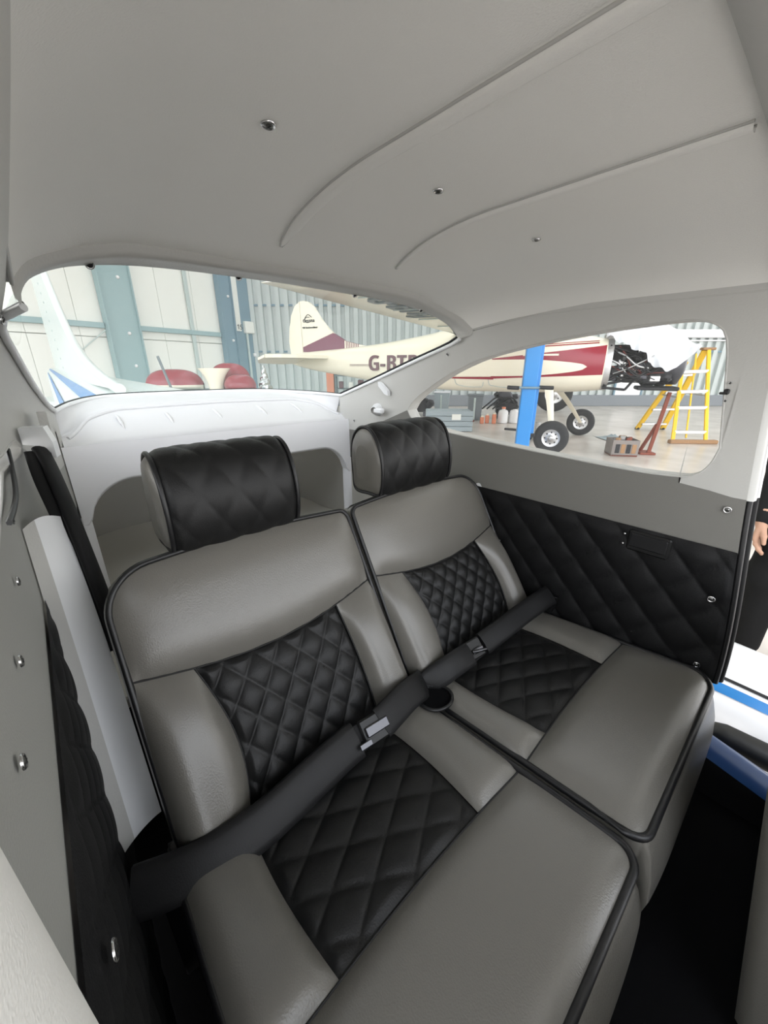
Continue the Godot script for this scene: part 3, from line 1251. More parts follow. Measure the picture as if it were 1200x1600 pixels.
	for i in nw + 1:
		var s := float(i) / nw
		var x := lerpf(-w, w, s)
		var r := PackedVector3Array()
		for j in ringp.size():
			var p := ringp[j]
			var c := Vector3(0, 0.08, 0)
			var o := Vector3(p.y - 0.08, 0, p.x) 
			var nrm := Vector3(0, p.y - 0.08, p.x).normalized()
			var arc := 0.42 * float(j) / ringp.size()
			var q := quilt(x, arc, 0.07, 0.085)
			var e := minf(1.0, minf(s, 1.0 - s) / 0.05)
			r.append(tilt * (Vector3(x, p.y, p.x) + nrm * (0.006 * puff(s, 6.0) + 0.0036 * q * e - 0.003 * (1.0 - e))))
		rows.append(r)
	g.grid(rows, true)
	obj("quilted_cover", g, M.black_leather, hr)
	for s in [-1.0, 1.0]:
		g = Geo.new()
		var rim := PackedVector3Array()
		var rim2 := PackedVector3Array()
		var rim3 := PackedVector3Array()
		for p in ringp:
			var c := Vector3(0, 0.082, 0)
			var q := Vector3(0, p.y, p.x)
			rim.append(tilt * (Vector3(s * w, 0, 0) + c + (q - c) * 0.97))
			rim2.append(tilt * (Vector3(s * (w + 0.009), 0, 0) + c + (q - c) * 0.86))
			rim3.append(tilt * (Vector3(s * (w + 0.013), 0, 0) + c + (q - c) * 0.5))
		g.grid([rim, rim2, rim3], true)
		g.fan(rim3)
		obj("end_cap", g, M.grey_leather, hr).set_meta("label", "grey leather end cap")
		g = Geo.new()
		var pp := PackedVector3Array()
		for p in ringp:
			pp.append(tilt * Vector3(s * (w + 0.001), 0.082 + (p.y - 0.082) * 1.0, p.x * 1.0))
		g.tube(pp, 0.0045, 8, true)
		obj("piping", g, M.piping, hr)
	for s in [-0.08, 0.08]:
		g = Geo.new()
		g.tube(PackedVector3Array([Vector3(s, 0.03, -0.005), Vector3(s, -0.10, 0.05)]), 0.006, 10)
		obj("post", g, M.chrome, hr)

# flat webbing along a path; face normals given per point
func ribbon(g: Geo, path: PackedVector3Array, up: Vector3, w: float, t: float, fold := 0.0) -> void:
	var rows := []
	var n := path.size()
	for i in n:
		var d := (path[mini(i + 1, n - 1)] - path[maxi(i - 1, 0)]).normalized()
		var sd := d.cross(up).normalized()
		var nn := sd.cross(d).normalized()
		var r := PackedVector3Array()
		for e in [[-1, 0.0], [-0.93, 0.8], [-0.6, 1.0], [0, 1.0], [0.6, 1.0], [0.93, 0.8], [1, 0.0], [0.93, -0.8], [0.5, -1.0], [-0.5, -1.0], [-0.93, -0.8]]:
			var b: float = fold * (1.0 - e[0] * e[0])
			r.append(path[i] + sd * (e[0] * w * 0.5) + nn * (e[1] * t * 0.5 + b))
		rows.append(r)
	g.grid(rows, true)
	g.fan(rows[0])
	g.fan(rows[n - 1])

func belts() -> void:
	# left lap belt: padded sleeve, webbing, lift-lever buckle, second half
	var up := Vector3(0, 0.72, 0.69)
	var l := thing("lap_belt", Vector3(-0.2, 0.80, -0.45), "black lap belt with padded sleeve across the bench half with the shoulder belt", "seat belt", "rear lap belts")
	var g := Geo.new()
	ribbon(g, spline([Vector3(-0.575, 0.80, -0.475), Vector3(-0.50, 0.805, -0.445), Vector3(-0.40, 0.812, -0.43), Vector3(-0.30, 0.826, -0.432), Vector3(-0.235, 0.832, -0.435), Vector3(-0.205, 0.832, -0.436)], 6), up, 0.068, 0.018, 0.003)
	part("padded_sleeve", g, M.sleeve, l)
	g = Geo.new()
	ribbon(g, spline([Vector3(-0.24, 0.832, -0.436), Vector3(-0.19, 0.833, -0.434), Vector3(-0.15, 0.832, -0.43)], 4), up, 0.05, 0.004)
	part("webbing", g, M.belt, l)
	g = Geo.new()
	var bt := Vector3(0.95, 0.02, 0.1).normalized()
	var bs := bt.cross(up).normalized()
	var bas := Basis(bt, bs.cross(bt), bs)
	g.box(Vector3(-0.165, 0.837, -0.43), Vector3(0.058, 0.012, 0.05), 0.003, bas)
	var bk := part("buckle", g, M.black_plastic, l)
	g = Geo.new()
	g.box(Vector3(-0.162, 0.8435, -0.424), Vector3(0.052, 0.005, 0.019), 0.002, bas)
	part("buckle_lever", g, M.buckle, bk)
	g = Geo.new()
	g.box(Vector3(-0.200, 0.838, -0.411), Vector3(0.026, 0.003, 0.010), 0.001, bas)
	part("tongue_plate", g, M.buckle, bk)
	g = Geo.new()
	ribbon(g, spline([Vector3(-0.150, 0.838, -0.428), Vector3(-0.11, 0.842, -0.432), Vector3(-0.06, 0.842, -0.44), Vector3(-0.015, 0.832, -0.447), Vector3(0.012, 0.81, -0.465)], 5), up, 0.062, 0.010, 0.003)
	part("padded_sleeve", g, M.sleeve, l)
	g = Geo.new()
	ribbon(g, spline([Vector3(0.0, 0.82, -0.455), Vector3(0.012, 0.79, -0.475), Vector3(0.012, 0.72, -0.49)], 5), Vector3(-0.6, 0.3, 0.7), 0.05, 0.004)
	part("webbing", g, M.belt, l)
	# right lap belt
	var r := thing("lap_belt", Vector3(0.25, 0.80, -0.45), "black lap belt with padded sleeve on the bench half beside the quilted wall", "seat belt", "rear lap belts")
	g = Geo.new()
	ribbon(g, spline([Vector3(0.20, 0.835, -0.435), Vector3(0.28, 0.842, -0.43), Vector3(0.38, 0.850, -0.425), Vector3(0.46, 0.862, -0.415), Vector3(0.50, 0.866, -0.41)], 6), up, 0.058, 0.018, 0.003)
	part("padded_sleeve", g, M.sleeve, r)
	g = Geo.new()
	ribbon(g, spline([Vector3(0.50, 0.866, -0.41), Vector3(0.515, 0.82, -0.42), Vector3(0.518, 0.74, -0.45)], 5), Vector3(-1, 0, 0.2), 0.046, 0.004)
	part("webbing", g, M.belt, r)
	g = Geo.new()
	ribbon(g, spline([Vector3(0.21, 0.835, -0.436), Vector3(0.17, 0.832, -0.437), Vector3(0.12, 0.832, -0.438)], 4), up, 0.048, 0.004)
	part("webbing", g, M.belt, r)
	g = Geo.new()
	g.box(Vector3(0.168, 0.838, -0.436), Vector3(0.05, 0.012, 0.046), 0.003, bas)
	bk = part("buckle", g, M.black_plastic, r)
	g = Geo.new()
	g.box(Vector3(0.168, 0.843, -0.424), Vector3(0.034, 0.005, 0.012), 0.002, bas)
	part("buckle_lever", g, M.buckle, bk)
	g = Geo.new()
	g.tube(spline([Vector3(0.15, 0.846, -0.425), Vector3(0.165, 0.850, -0.414), Vector3(0.18, 0.848, -0.410)], 4), 0.004, 8)
	part("tongue_plate", g, M.buckle, bk)
	g = Geo.new()
	ribbon(g, spline([Vector3(0.145, 0.838, -0.432), Vector3(0.10, 0.842, -0.432), Vector3(0.055, 0.836, -0.437), Vector3(0.02, 0.815, -0.452), Vector3(0.005, 0.785, -0.462)], 5), up, 0.058, 0.010, 0.004)
	part("padded_sleeve", g, M.sleeve, r)
	# shoulder belt hanging behind the left backrest
	var s := thing("shoulder_belt", Vector3(-0.53, 1.35, -1.0), "black shoulder belt hanging bunched from a white bracket on the pillar", "seat belt")
	g = Geo.new()
	ribbon(g, spline([Vector3(-0.530, 1.350, -1.0), Vector3(-0.524, 1.325, -0.975), Vector3(-0.518, 1.27, -0.925), Vector3(-0.512, 1.19, -0.87), Vector3(-0.507, 1.11, -0.82), Vector3(-0.502, 1.0, -0.76)], 6), Vector3(0.8, 0.3, 0.5), 0.032, 0.012, 0.004)
	part("webbing", g, M.belt, s)
	g = Geo.new()
	ribbon(g, spline([Vector3(-0.534, 1.346, -0.995), Vector3(-0.532, 1.30, -0.955), Vector3(-0.522, 1.22, -0.895), Vector3(-0.514, 1.10, -0.83), Vector3(-0.510, 1.0, -0.78)], 6), Vector3(0.3, 0.2, 0.9), 0.042, 0.006, 0.003)
	part("webbing", g, M.belt, s)
	g = Geo.new()
	g.slab(PackedVector2Array([Vector2(-0.028, 0.03), Vector2(0.022, 0.03), Vector2(0.032, 0.0), Vector2(0.032, -0.03), Vector2(0.018, -0.03), Vector2(0.018, -0.008), Vector2(-0.028, -0.002)]), Vector3(-0.532, 1.362, -1.012), Vector3(0.75, 0.05, 0.66), Vector3(0, 1, 0.05), Vector3(0.008, 0, -0.03))
	part("bracket", g, M.white_shell, s)
	# black cord down the window edge near the door
	g = Geo.new()
	g.tube(spline([Vector3(-0.573, 1.36, -0.98), Vector3(-0.573, 1.335, -0.93), Vector3(-0.572, 1.315, -0.80), Vector3(-0.574, 1.325, -0.62)], 6), 0.0035, 6)
	tag(obj("window_cord", g, M.piping), "thin black cord lying along the grey side wall below the window", "cord")
	# dark disc painting the shaded well between the cushions, edged with piping
	var wl := thing("belt_well", Vector3(0, cush_y(-0.40), -0.40), "small dark disc painted as the shaded belt well between the seats, edged with piping", "belt well")
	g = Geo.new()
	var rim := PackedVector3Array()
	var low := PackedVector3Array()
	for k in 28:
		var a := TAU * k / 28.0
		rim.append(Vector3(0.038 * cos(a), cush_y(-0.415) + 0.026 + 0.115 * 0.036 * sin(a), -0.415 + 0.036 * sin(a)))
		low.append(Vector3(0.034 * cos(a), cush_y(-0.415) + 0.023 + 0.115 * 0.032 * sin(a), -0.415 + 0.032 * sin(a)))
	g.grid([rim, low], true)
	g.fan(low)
	part("well_shade_disc", g, M.carpet, wl)  # flat dark disc on the cushions stands in for the shaded hollow
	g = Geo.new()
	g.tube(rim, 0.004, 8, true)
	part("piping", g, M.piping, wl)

func cabin_floor() -> void:
	var f := structure("cabin_floor", Vector3(0, 0.5, 0), "black carpeted cabin floor in front of the bench", "floor")
	var g := Geo.new()
	g.box(Vector3(0, 0.485, -0.35), Vector3(1.26, 0.03, 2.7), 0.003)
	part("carpet", g, M.carpet, f)
	g = Geo.new()
	g.box(Vector3(0, 0.60, -0.50), Vector3(1.1, 0.2, 0.03), 0.003)
	part("seat_riser", g, M.carpet, f)
	# door sill: blue painted edge curving down into the carpet
	var s := structure("door_sill", Vector3(0.56, 0.6, 0.2), "glossy blue painted door sill curving into the dark carpet", "sill")
	g = Geo.new()
	var rows := []
	for i in 40:
		var z := lerpf(-0.10, 0.75, i / 39.0)
		var y := 0.622 - 0.22 * clampf(z, 0, 1) - 0.3 * pow(maxf(0.0, z - 0.1), 2.0)
		rows.append(PackedVector3Array([Vector3(0.600, y - 0.12, z), Vector3(0.602, y - 0.02, z), Vector3(0.594, y - 0.004, z), Vector3(0.580, y, z), Vector3(0.562, y - 0.003, z), Vector3(0.545, y - 0.012, z), Vector3(0.532, y - 0.026, z)]))
	g.grid(rows)
	part("sill_edge", g, M.blue_sill, s)
	g = Geo.new()
	rows = []
	for i in 40:
		var z := lerpf(-0.10, 0.75, i / 39.0)
		var y := 0.622 - 0.22 * clampf(z, 0, 1) - 0.3 * pow(maxf(0.0, z - 0.1), 2.0)
		rows.append(PackedVector3Array([Vector3(0.533, y - 0.025, z), Vector3(0.520, y - 0.045, z), Vector3(0.514, y - 0.08, z), Vector3(0.512, 0.49, z)]))
	g.grid(rows)
	part("sill_carpet", g, M.carpet, s)

func front_seat(cx: float, dz: float, label: String) -> void:
	var fs := thing("front_seat", Vector3(cx, 0.50, 0.45 + dz), label, "seat", "front seats")
	var g := Geo.new()
	var rows := []
	var pr := spline([Vector3(0.23, 0.0, 0), Vector3(0.225, 0.2, 0), Vector3(0.21, 0.42, 0), Vector3(0.15, 0.52, 0), Vector3(0.0, 0.55, 0), Vector3(-0.15, 0.52, 0), Vector3(-0.21, 0.42, 0), Vector3(-0.225, 0.2, 0), Vector3(-0.23, 0.0, 0)], 6)
	for e in [[0.80, 0.0], [0.93, 0.0], [1.0, 0.02], [1.0, 0.08], [0.93, 0.10], [0.80, 0.10]]:
		var r := PackedVector3Array()
		for p in pr:
			r.append(Vector3(cx + p.x * e[0], 0.52 + p.y * 1.1 * e[0], 0.155 + dz + e[1] - 0.19 * p.y * e[0]))
		rows.append(r)
	g.grid(rows)
	g.fan(rows[5])
	part("backrest", g, M.grey_leather, fs)
	g = Geo.new()
	g.fan(rows[0])
	part("back_cover", g, M.black_leather, fs)
	g = Geo.new()
	var rim := PackedVector3Array()
	for p in pr:
		rim.append(Vector3(cx + p.x * 0.985, 0.52 + p.y * 1.1 * 0.985, 0.258 + dz - 0.19 * p.y * 0.985))
	g.tube(rim, 0.006, 8)
	part("piping", g, M.piping, fs)
	g = Geo.new()
	g.box(Vector3(cx, 0.63, 0.47 + dz), Vector3(0.44, 0.12, 0.42), 0.03)
	part("cushion", g, M.grey_leather, fs)
	for lx in [cx - 0.16, cx + 0.16]:
		g = Geo.new()
		g.box(Vector3(lx, 0.535, 0.47 + dz), Vector3(0.03, 0.07, 0.40), 0.004)
		part("seat_rail", g, M.dark_metal, fs)

# cockpit ahead of the camera: seats, panel, windscreen and nose, mostly unseen, built to shade the cabin
func cockpit() -> void:
	front_seat(0.31, 0.0, "grey leather front seat back standing on the dark carpet by the open door")
	front_seat(-0.27, 0.07, "grey leather front seat back on the side of the shoulder belt")
	var p := structure("instrument_panel", Vector3(0, 0.9, 1.2), "dark instrument panel under the windscreen ahead of the front seats", "panel")
	var g := Geo.new()
	g.box(Vector3(0, 0.97, 1.25), Vector3(1.06, 0.36, 0.2), 0.03)
	part("panel_face", g, M.black_plastic, p)
	for k in 6:
		g = Geo.new()
		g.turn([Vector2(0.045, 0), Vector2(0.045, 0.01), Vector2(0.038, 0.008), Vector2(0.001, 0.006)], Vector3(-0.40 + 0.16 * k, 0.99, 1.15), Vector3(0, 0, -1), 20)
		part("gauge", g, M.dark_metal, p)
	var n := structure("wall_front", Vector3(0, 0.5, 1.5), "white nose of this aircraft ahead of the instrument panel", "wall")
	g = Geo.new()
	g.box(Vector3(0, 0.80, 1.78), Vector3(1.08, 0.66, 0.8), 0.1)
	part("nose", g, M.white_paint, n)
	for s in [-1.0, 1.0]:
		g = Geo.new()
		g.box(Vector3(0.56 * s, 0.75, 1.2), Vector3(0.05, 0.6, 0.5), 0.01)
		part("kick_panel", g, M.white_paint, n)
	var w := structure("window_5", Vector3(0, 1.29, 1.2), "sloping windscreen above the instrument panel", "window")
	g = Geo.new()
	var rows := []
	for i in 13:
		var x := lerpf(-0.52, 0.52, i / 12.0)
		rows.append(PackedVector3Array([Vector3(x, 1.14, 1.42 - 0.25 * x * x), Vector3(x, 1.48, 0.98 - 0.25 * x * x), Vector3(x, 1.745 - 0.25 * x * x, 0.38)]))
	g.grid(rows)
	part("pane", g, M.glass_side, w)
	for s in [-1.0, 1.0]:
		g = Geo.new()
		g.tube(spline([Vector3(0.53 * s, 1.14, 1.34), Vector3(0.525 * s, 1.44, 0.88), Vector3(0.51 * s, 1.66, 0.37)], 6), 0.025, 8)
		part("screen_post", g, M.white_paint, w)

# ---------------------------------------------------------------- hangar
const WALL_D := 16.7
const CORNER := Vector2(-5.2, 16.7)

func lw(t: float, h: float, off := 0.0) -> Vector3:
	# point on the oblique panelled wall: t metres from the corner towards the camera, off metres out of the wall
	return hg(CORNER.x - 0.521 * t + 0.853 * off, h, CORNER.y - 0.853 * t - 0.521 * off)

func yaw_basis(dir: Vector3) -> Basis:
	var z := dir.normalized()
	return Basis(Vector3.UP.cross(z).normalized(), Vector3.UP, z)

func hangar() -> void:
	var f := structure("floor", hg(0, 0, 0), "pale worn concrete hangar floor", "floor")
	var g := Geo.new()
	var hb := yaw_basis(hdir(0, 1))
	g.box(hg(0, -0.1, -4.0), Vector3(90, 0.2, 60), 0.0, hb)
	part("concrete_slab", g, M.concrete, f)
	# corrugated back wall, one sheet at a time
	var w := structure("wall_corrugated", hg(5, 0, WALL_D), "grey corrugated steel hangar wall behind the parked aircraft", "wall")
	var sheet := Geo.new()
	var rows := [PackedVector3Array(), PackedVector3Array()]
	var n := 3
	for k in n:
		var x0 := -0.5 + float(k) / n
		for e in [[0.0, 0.0], [0.13, 0.0], [0.15, 0.11], [0.31, 0.11]]:
			for r in 2:
				rows[r].append(Vector3(x0 + e[0], 6.9 * r, -e[1]))
	for r in 2:
		rows[r].append(Vector3(0.5, 6.9 * r, 0.0))
	for k in rows[0].size() - 1:
		sheet.quad(rows[0][k], rows[0][k + 1], rows[1][k + 1], rows[1][k])
	var sm := sheet.mesh()
	sm.surface_set_material(0, M.corrugated)
	for k in 27:
		var o := MeshInstance3D.new()
		o.mesh = sm
		o.name = "corrugated_sheet"
		w.add_child(o, true)
		o.transform = Transform3D(hb, hg(CORNER.x + 0.5 + k, 0.0, WALL_D) - w.position)
	g = Geo.new()
	g.box(hg(8, 3.45, WALL_D + 0.25), Vector3(27, 7.0, 0.2), 0.0, hb)
	part("wall_core", g, M.panel_white, w)
	for h in [2.1, 3.75, 5.4]:
		g = Geo.new()
		g.box(hg(8, h, WALL_D - 0.06), Vector3(26.6, 0.07, 0.05), 0.005, hb)
		part("sheeting_rail", g, M.steel_blue, w)
	g = Geo.new()
	g.box(hg(8, 0.22, WALL_D - 0.1), Vector3(26.6, 0.44, 0.16), 0.02, hb)
	part("kerb", g, M.kerb, w)
	g = Geo.new()
	g.box(hg(14.0, 2.75, WALL_D - 0.12), Vector3(7.0, 0.30, 0.18), 0.02, hb)
	g.box(hg(14.0, 2.50, WALL_D - 0.10), Vector3(7.0, 0.05, 0.14), 0.01, hb)
	part("white_duct", g, M.white_paint, w)
	var dr := structure("door_1", hg(10.0, 0, WALL_D), "white painted door leaf in the corrugated wall under the open engine", "door")
	g = Geo.new()
	g.box(hg(10.05, 1.0, WALL_D - 0.10), Vector3(1.05, 1.9, 0.04), 0.0, hb)
	part("door_leaf", g, M.white_paint, dr)
	g = Geo.new()
	for e in [-0.56, 0.56]:
		g.box(hg(10.05 + e, 1.0, WALL_D - 0.11), Vector3(0.07, 2.0, 0.08), 0.005, hb)
	g.box(hg(10.05, 2.0, WALL_D - 0.11), Vector3(1.19, 0.07, 0.08), 0.005, hb)
	part("door_frame", g, M.steel_blue, dr)
	# oblique panelled wall
	var pw := structure("wall_panelled", lw(6, 0), "white panelled hangar wall with blue-grey steel columns", "wall")
	var wb := yaw_basis(hdir(0.521, 0.853))
	for k in 12:
		for j in 3:
			g = Geo.new()
			g.box(lw(0.6 + 1.2 * k, 1.16 + 2.32 * j, -0.05), Vector3(0.08, 2.30, 1.19), 0.006, wb)
			part("wall_panel", g, M.panel_white, pw)
	g = Geo.new()
	g.box(lw(7.2, 3.5, -0.2), Vector3(0.16, 7.0, 14.6), 0.0, wb)
	part("wall_core", g, M.panel_white, pw)
	for c in [[4.46, 5.37], [0.95, 1.50], [8.6, 9.5]]:
		var col := structure("steel_column", lw((c[0] + c[1]) * 0.5, 0, 0.2), "broad %s steel portal column against the white panelled wall" % ["green-grey", "blue-grey corner", "far"][[4.46, 0.95, 8.6].find(c[0])], "column")
		var tm: float = (c[0] + c[1]) * 0.5
		var wd: float = c[1] - c[0]
		g = Geo.new()
		g.box(lw(tm, 3.5, 0.16), Vector3(0.03, 7.0, wd), 0.004, wb)
		part("web_plate", g, M.steel_green if c[0] > 2 else M.steel_blue, col)
		for e in [-0.5, 0.5]:
			g = Geo.new()
			g.box(lw(tm + e * (wd - 0.03), 3.5, 0.14), Vector3(0.24, 7.0, 0.03), 0.004, wb)
			part("flange", g, M.steel_green if c[0] > 2 else M.steel_blue, col)
		for h in [1.55, 2.45, 3.9]:
			g = Geo.new()
			g.turn([Vector2(0.05, 0), Vector2(0.045, 0.03), Vector2(0.02, 0.05), Vector2(0.0005, 0.05)], lw(tm - 0.12, h, 0.18), lw(0, 0, 1) - lw(0, 0, 0), 12)
			part("bolt", g, M.white_paint, col)
	g = Geo.new()
	for e in [[5.4, 8.55], [1.55, 4.42], [9.55, 14]]:
		g.box(lw((e[0] + e[1]) * 0.5, 2.62, 0.07), Vector3(0.12, 0.14, e[1] - e[0]), 0.01, wb)
	part("wall_rail", g, M.steel_green, pw)
	g = Geo.new()
	g.box(lw(2.62, 3.5, 0.05), Vector3(0.08, 7.0, 0.12), 0.01, wb)
	part("conduit", g, M.pipe_grey, pw)
	g = Geo.new()
	g.tube(PackedVector3Array([lw(5.4, 2.5, 0.12), lw(6.3, 1.8, 0.06)]), 0.018, 8)
	part("brace_rod", g, M.pipe_grey, pw)
	# blue-grey service panel in the corner with switch boxes
	g = Geo.new()
	g.box(lw(0.5, 3.5, 0.03), Vector3(0.06, 7.0, 0.92), 0.005, wb)
	part("service_panel", g, M.steel_blue, pw)
	g = Geo.new()
	g.box(lw(0.74, 4.4, 0.08), Vector3(0.05, 3.2, 0.30), 0.01, wb)
	part("white_strip", g, M.panel_white, pw)
	g = Geo.new()
	g.box(lw(0.26, 2.95, 0.12), Vector3(0.16, 0.42, 0.42), 0.02, wb)
	part("switch_box", g, M.panel_white, pw)
	g = Geo.new()
	g.box(lw(0.08, 1.98, 0.10), Vector3(0.08, 0.12, 0.14), 0.01, wb)
	part("socket_box", g, M.white_paint, pw)
	g = Geo.new()
	g.tube(PackedVector3Array([lw(0.36, 1.0, 0.10), lw(0.36, 2.74, 0.10)]), 0.05, 10)
	part("conduit", g, M.pipe_grey, pw)
	var tx := TextMesh.new()
	tx.text = "11S"
	tx.font_size = 16
	tx.pixel_size = 0.014
	tx.depth = 0.01
	tx.material = M.dark_metal
	var to := MeshInstance3D.new()
	to.mesh = tx
	to.name = "wall_lettering"
	pw.add_child(to, true)
	to.transform = Transform3D(yaw_basis(lw(0, 0, 1) - lw(0, 0, 0)), lw(0.74, 2.95, 0.12) - pw.position)
	# roof with unseen rooflights, put in to light the hangar
	var rf := structure("roof", hg(3, 7, 5), "steel hangar roof with long unseen rooflights", "roof")
	g = Geo.new()
	g.box(hg(3, 7.15, 8.2), Vector3(38, 0.2, 19.6), 0.0, hb)
	part("roof_deck", g, M.panel_white, rf)
	for k in 5:
		var sk := structure("unseen_skylight_panel", hg(-10.0 + 6.0 * k, 7.0, 10.0), "long translucent rooflight panel, unseen, lighting the hangar from its roof", "rooflight")
		g = Geo.new()
		g.box(hg(-10.0 + 6.0 * k, 7.02, 10.0), Vector3(1.6, 0.04, 13), 0.0, hb)
		part("unseen_rooflight_sheet", g, M.unseen_skylight, sk)

# ---------------------------------------------------------------- parked aircraft
const STN := [[-7.05, 1.60, 1.80, 0.05], [-6.5, 1.47, 1.86, 0.13], [-5.5, 1.32, 1.92, 0.25], [-4.5, 1.19, 2.00, 0.36], [-3.5, 1.09, 2.13, 0.46], [-2.5, 1.04, 2.27, 0.55], [-1.5, 1.04, 2.25, 0.57], [-0.6, 1.06, 2.10, 0.55], [0.0, 1.11, 1.98, 0.52]]
const FW := Vector2(4.0, 7.5)

func pa(s: float, l: float, h: float) -> Vector3:
	return hg(FW.x + 0.905 * s - 0.426 * l, h, FW.y - 0.426 * s - 0.905 * l)

func stn(s: float, c: int) -> float:
	var t := []
	for e in STN:
		t.append([e[0], e[c]])
	return table(t, s)

func fus_l(s: float, h: float) -> float:
	var lo := stn(s, 1)
	var hi := stn(s, 2)
	var q := absf((h - (lo + hi) * 0.5) / ((hi - lo) * 0.5))
	return stn(s, 3) * pow(maxf(0.0, 1.0 - pow(q, 2.6)), 1.0 / 2.6)

# painted strip hugging the side of the fuselage
func strip(called: String, s0: float, s1: float, lo: Callable, hi: Callable, m: Material, root: Node3D, off := 0.006) -> MeshInstance3D:
	var g := Geo.new()
	var rows := []
	for k in 41:
		var s := lerpf(s0, s1, k / 40.0)
		var r := PackedVector3Array()
		for j in 7:
			var h: float = lerpf(lo.call(s), hi.call(s), j / 6.0)
			r.append(pa(s, fus_l(s, h) + off, h))
		rows.append(r)
	g.grid(rows)
	return part(called, g, m, root)

func wheel(g_at: Vector3, axle: Vector3, r: float, w: float, root: Node3D) -> void:
	var g := Geo.new()
	g.turn([Vector2(r * 0.52, -w * 0.42), Vector2(r * 0.75, -w * 0.5), Vector2(r * 0.93, -w * 0.42), Vector2(r, -w * 0.2), Vector2(r, w * 0.2), Vector2(r * 0.93, w * 0.42), Vector2(r * 0.75, w * 0.5), Vector2(r * 0.52, w * 0.42)], g_at, axle, 40)
	var t := part("tyre", g, M.rubber, root)
	g = Geo.new()
	g.turn([Vector2(r * 0.54, w * 0.40), Vector2(r * 0.50, w * 0.44), Vector2(r * 0.44, w * 0.34), Vector2(r * 0.30, w * 0.36), Vector2(r * 0.16, w * 0.42), Vector2(r * 0.14, w * 0.5), Vector2(r * 0.08, w * 0.54), Vector2(0.001, w * 0.54)], g_at, axle, 32)
	g.turn([Vector2(r * 0.54, -w * 0.40), Vector2(r * 0.30, -w * 0.36), Vector2(0.001, -w * 0.40)], g_at, axle, 24)
	part("hub", g, M.alu, t)
	var u := axle.cross(Vector3.UP).normalized()
	for k in 8:
		var a := TAU * k / 8.0
		g = Geo.new()
		g.turn([Vector2(r * 0.05, 0), Vector2(r * 0.045, w * 0.06), Vector2(0.001, w * 0.06)], g_at + axle.normalized() * w * 0.34 + (u * cos(a) + Vector3.UP * sin(a)) * r * 0.34, axle, 8)
		part("hub_bolt", g, M.dark_metal, t)

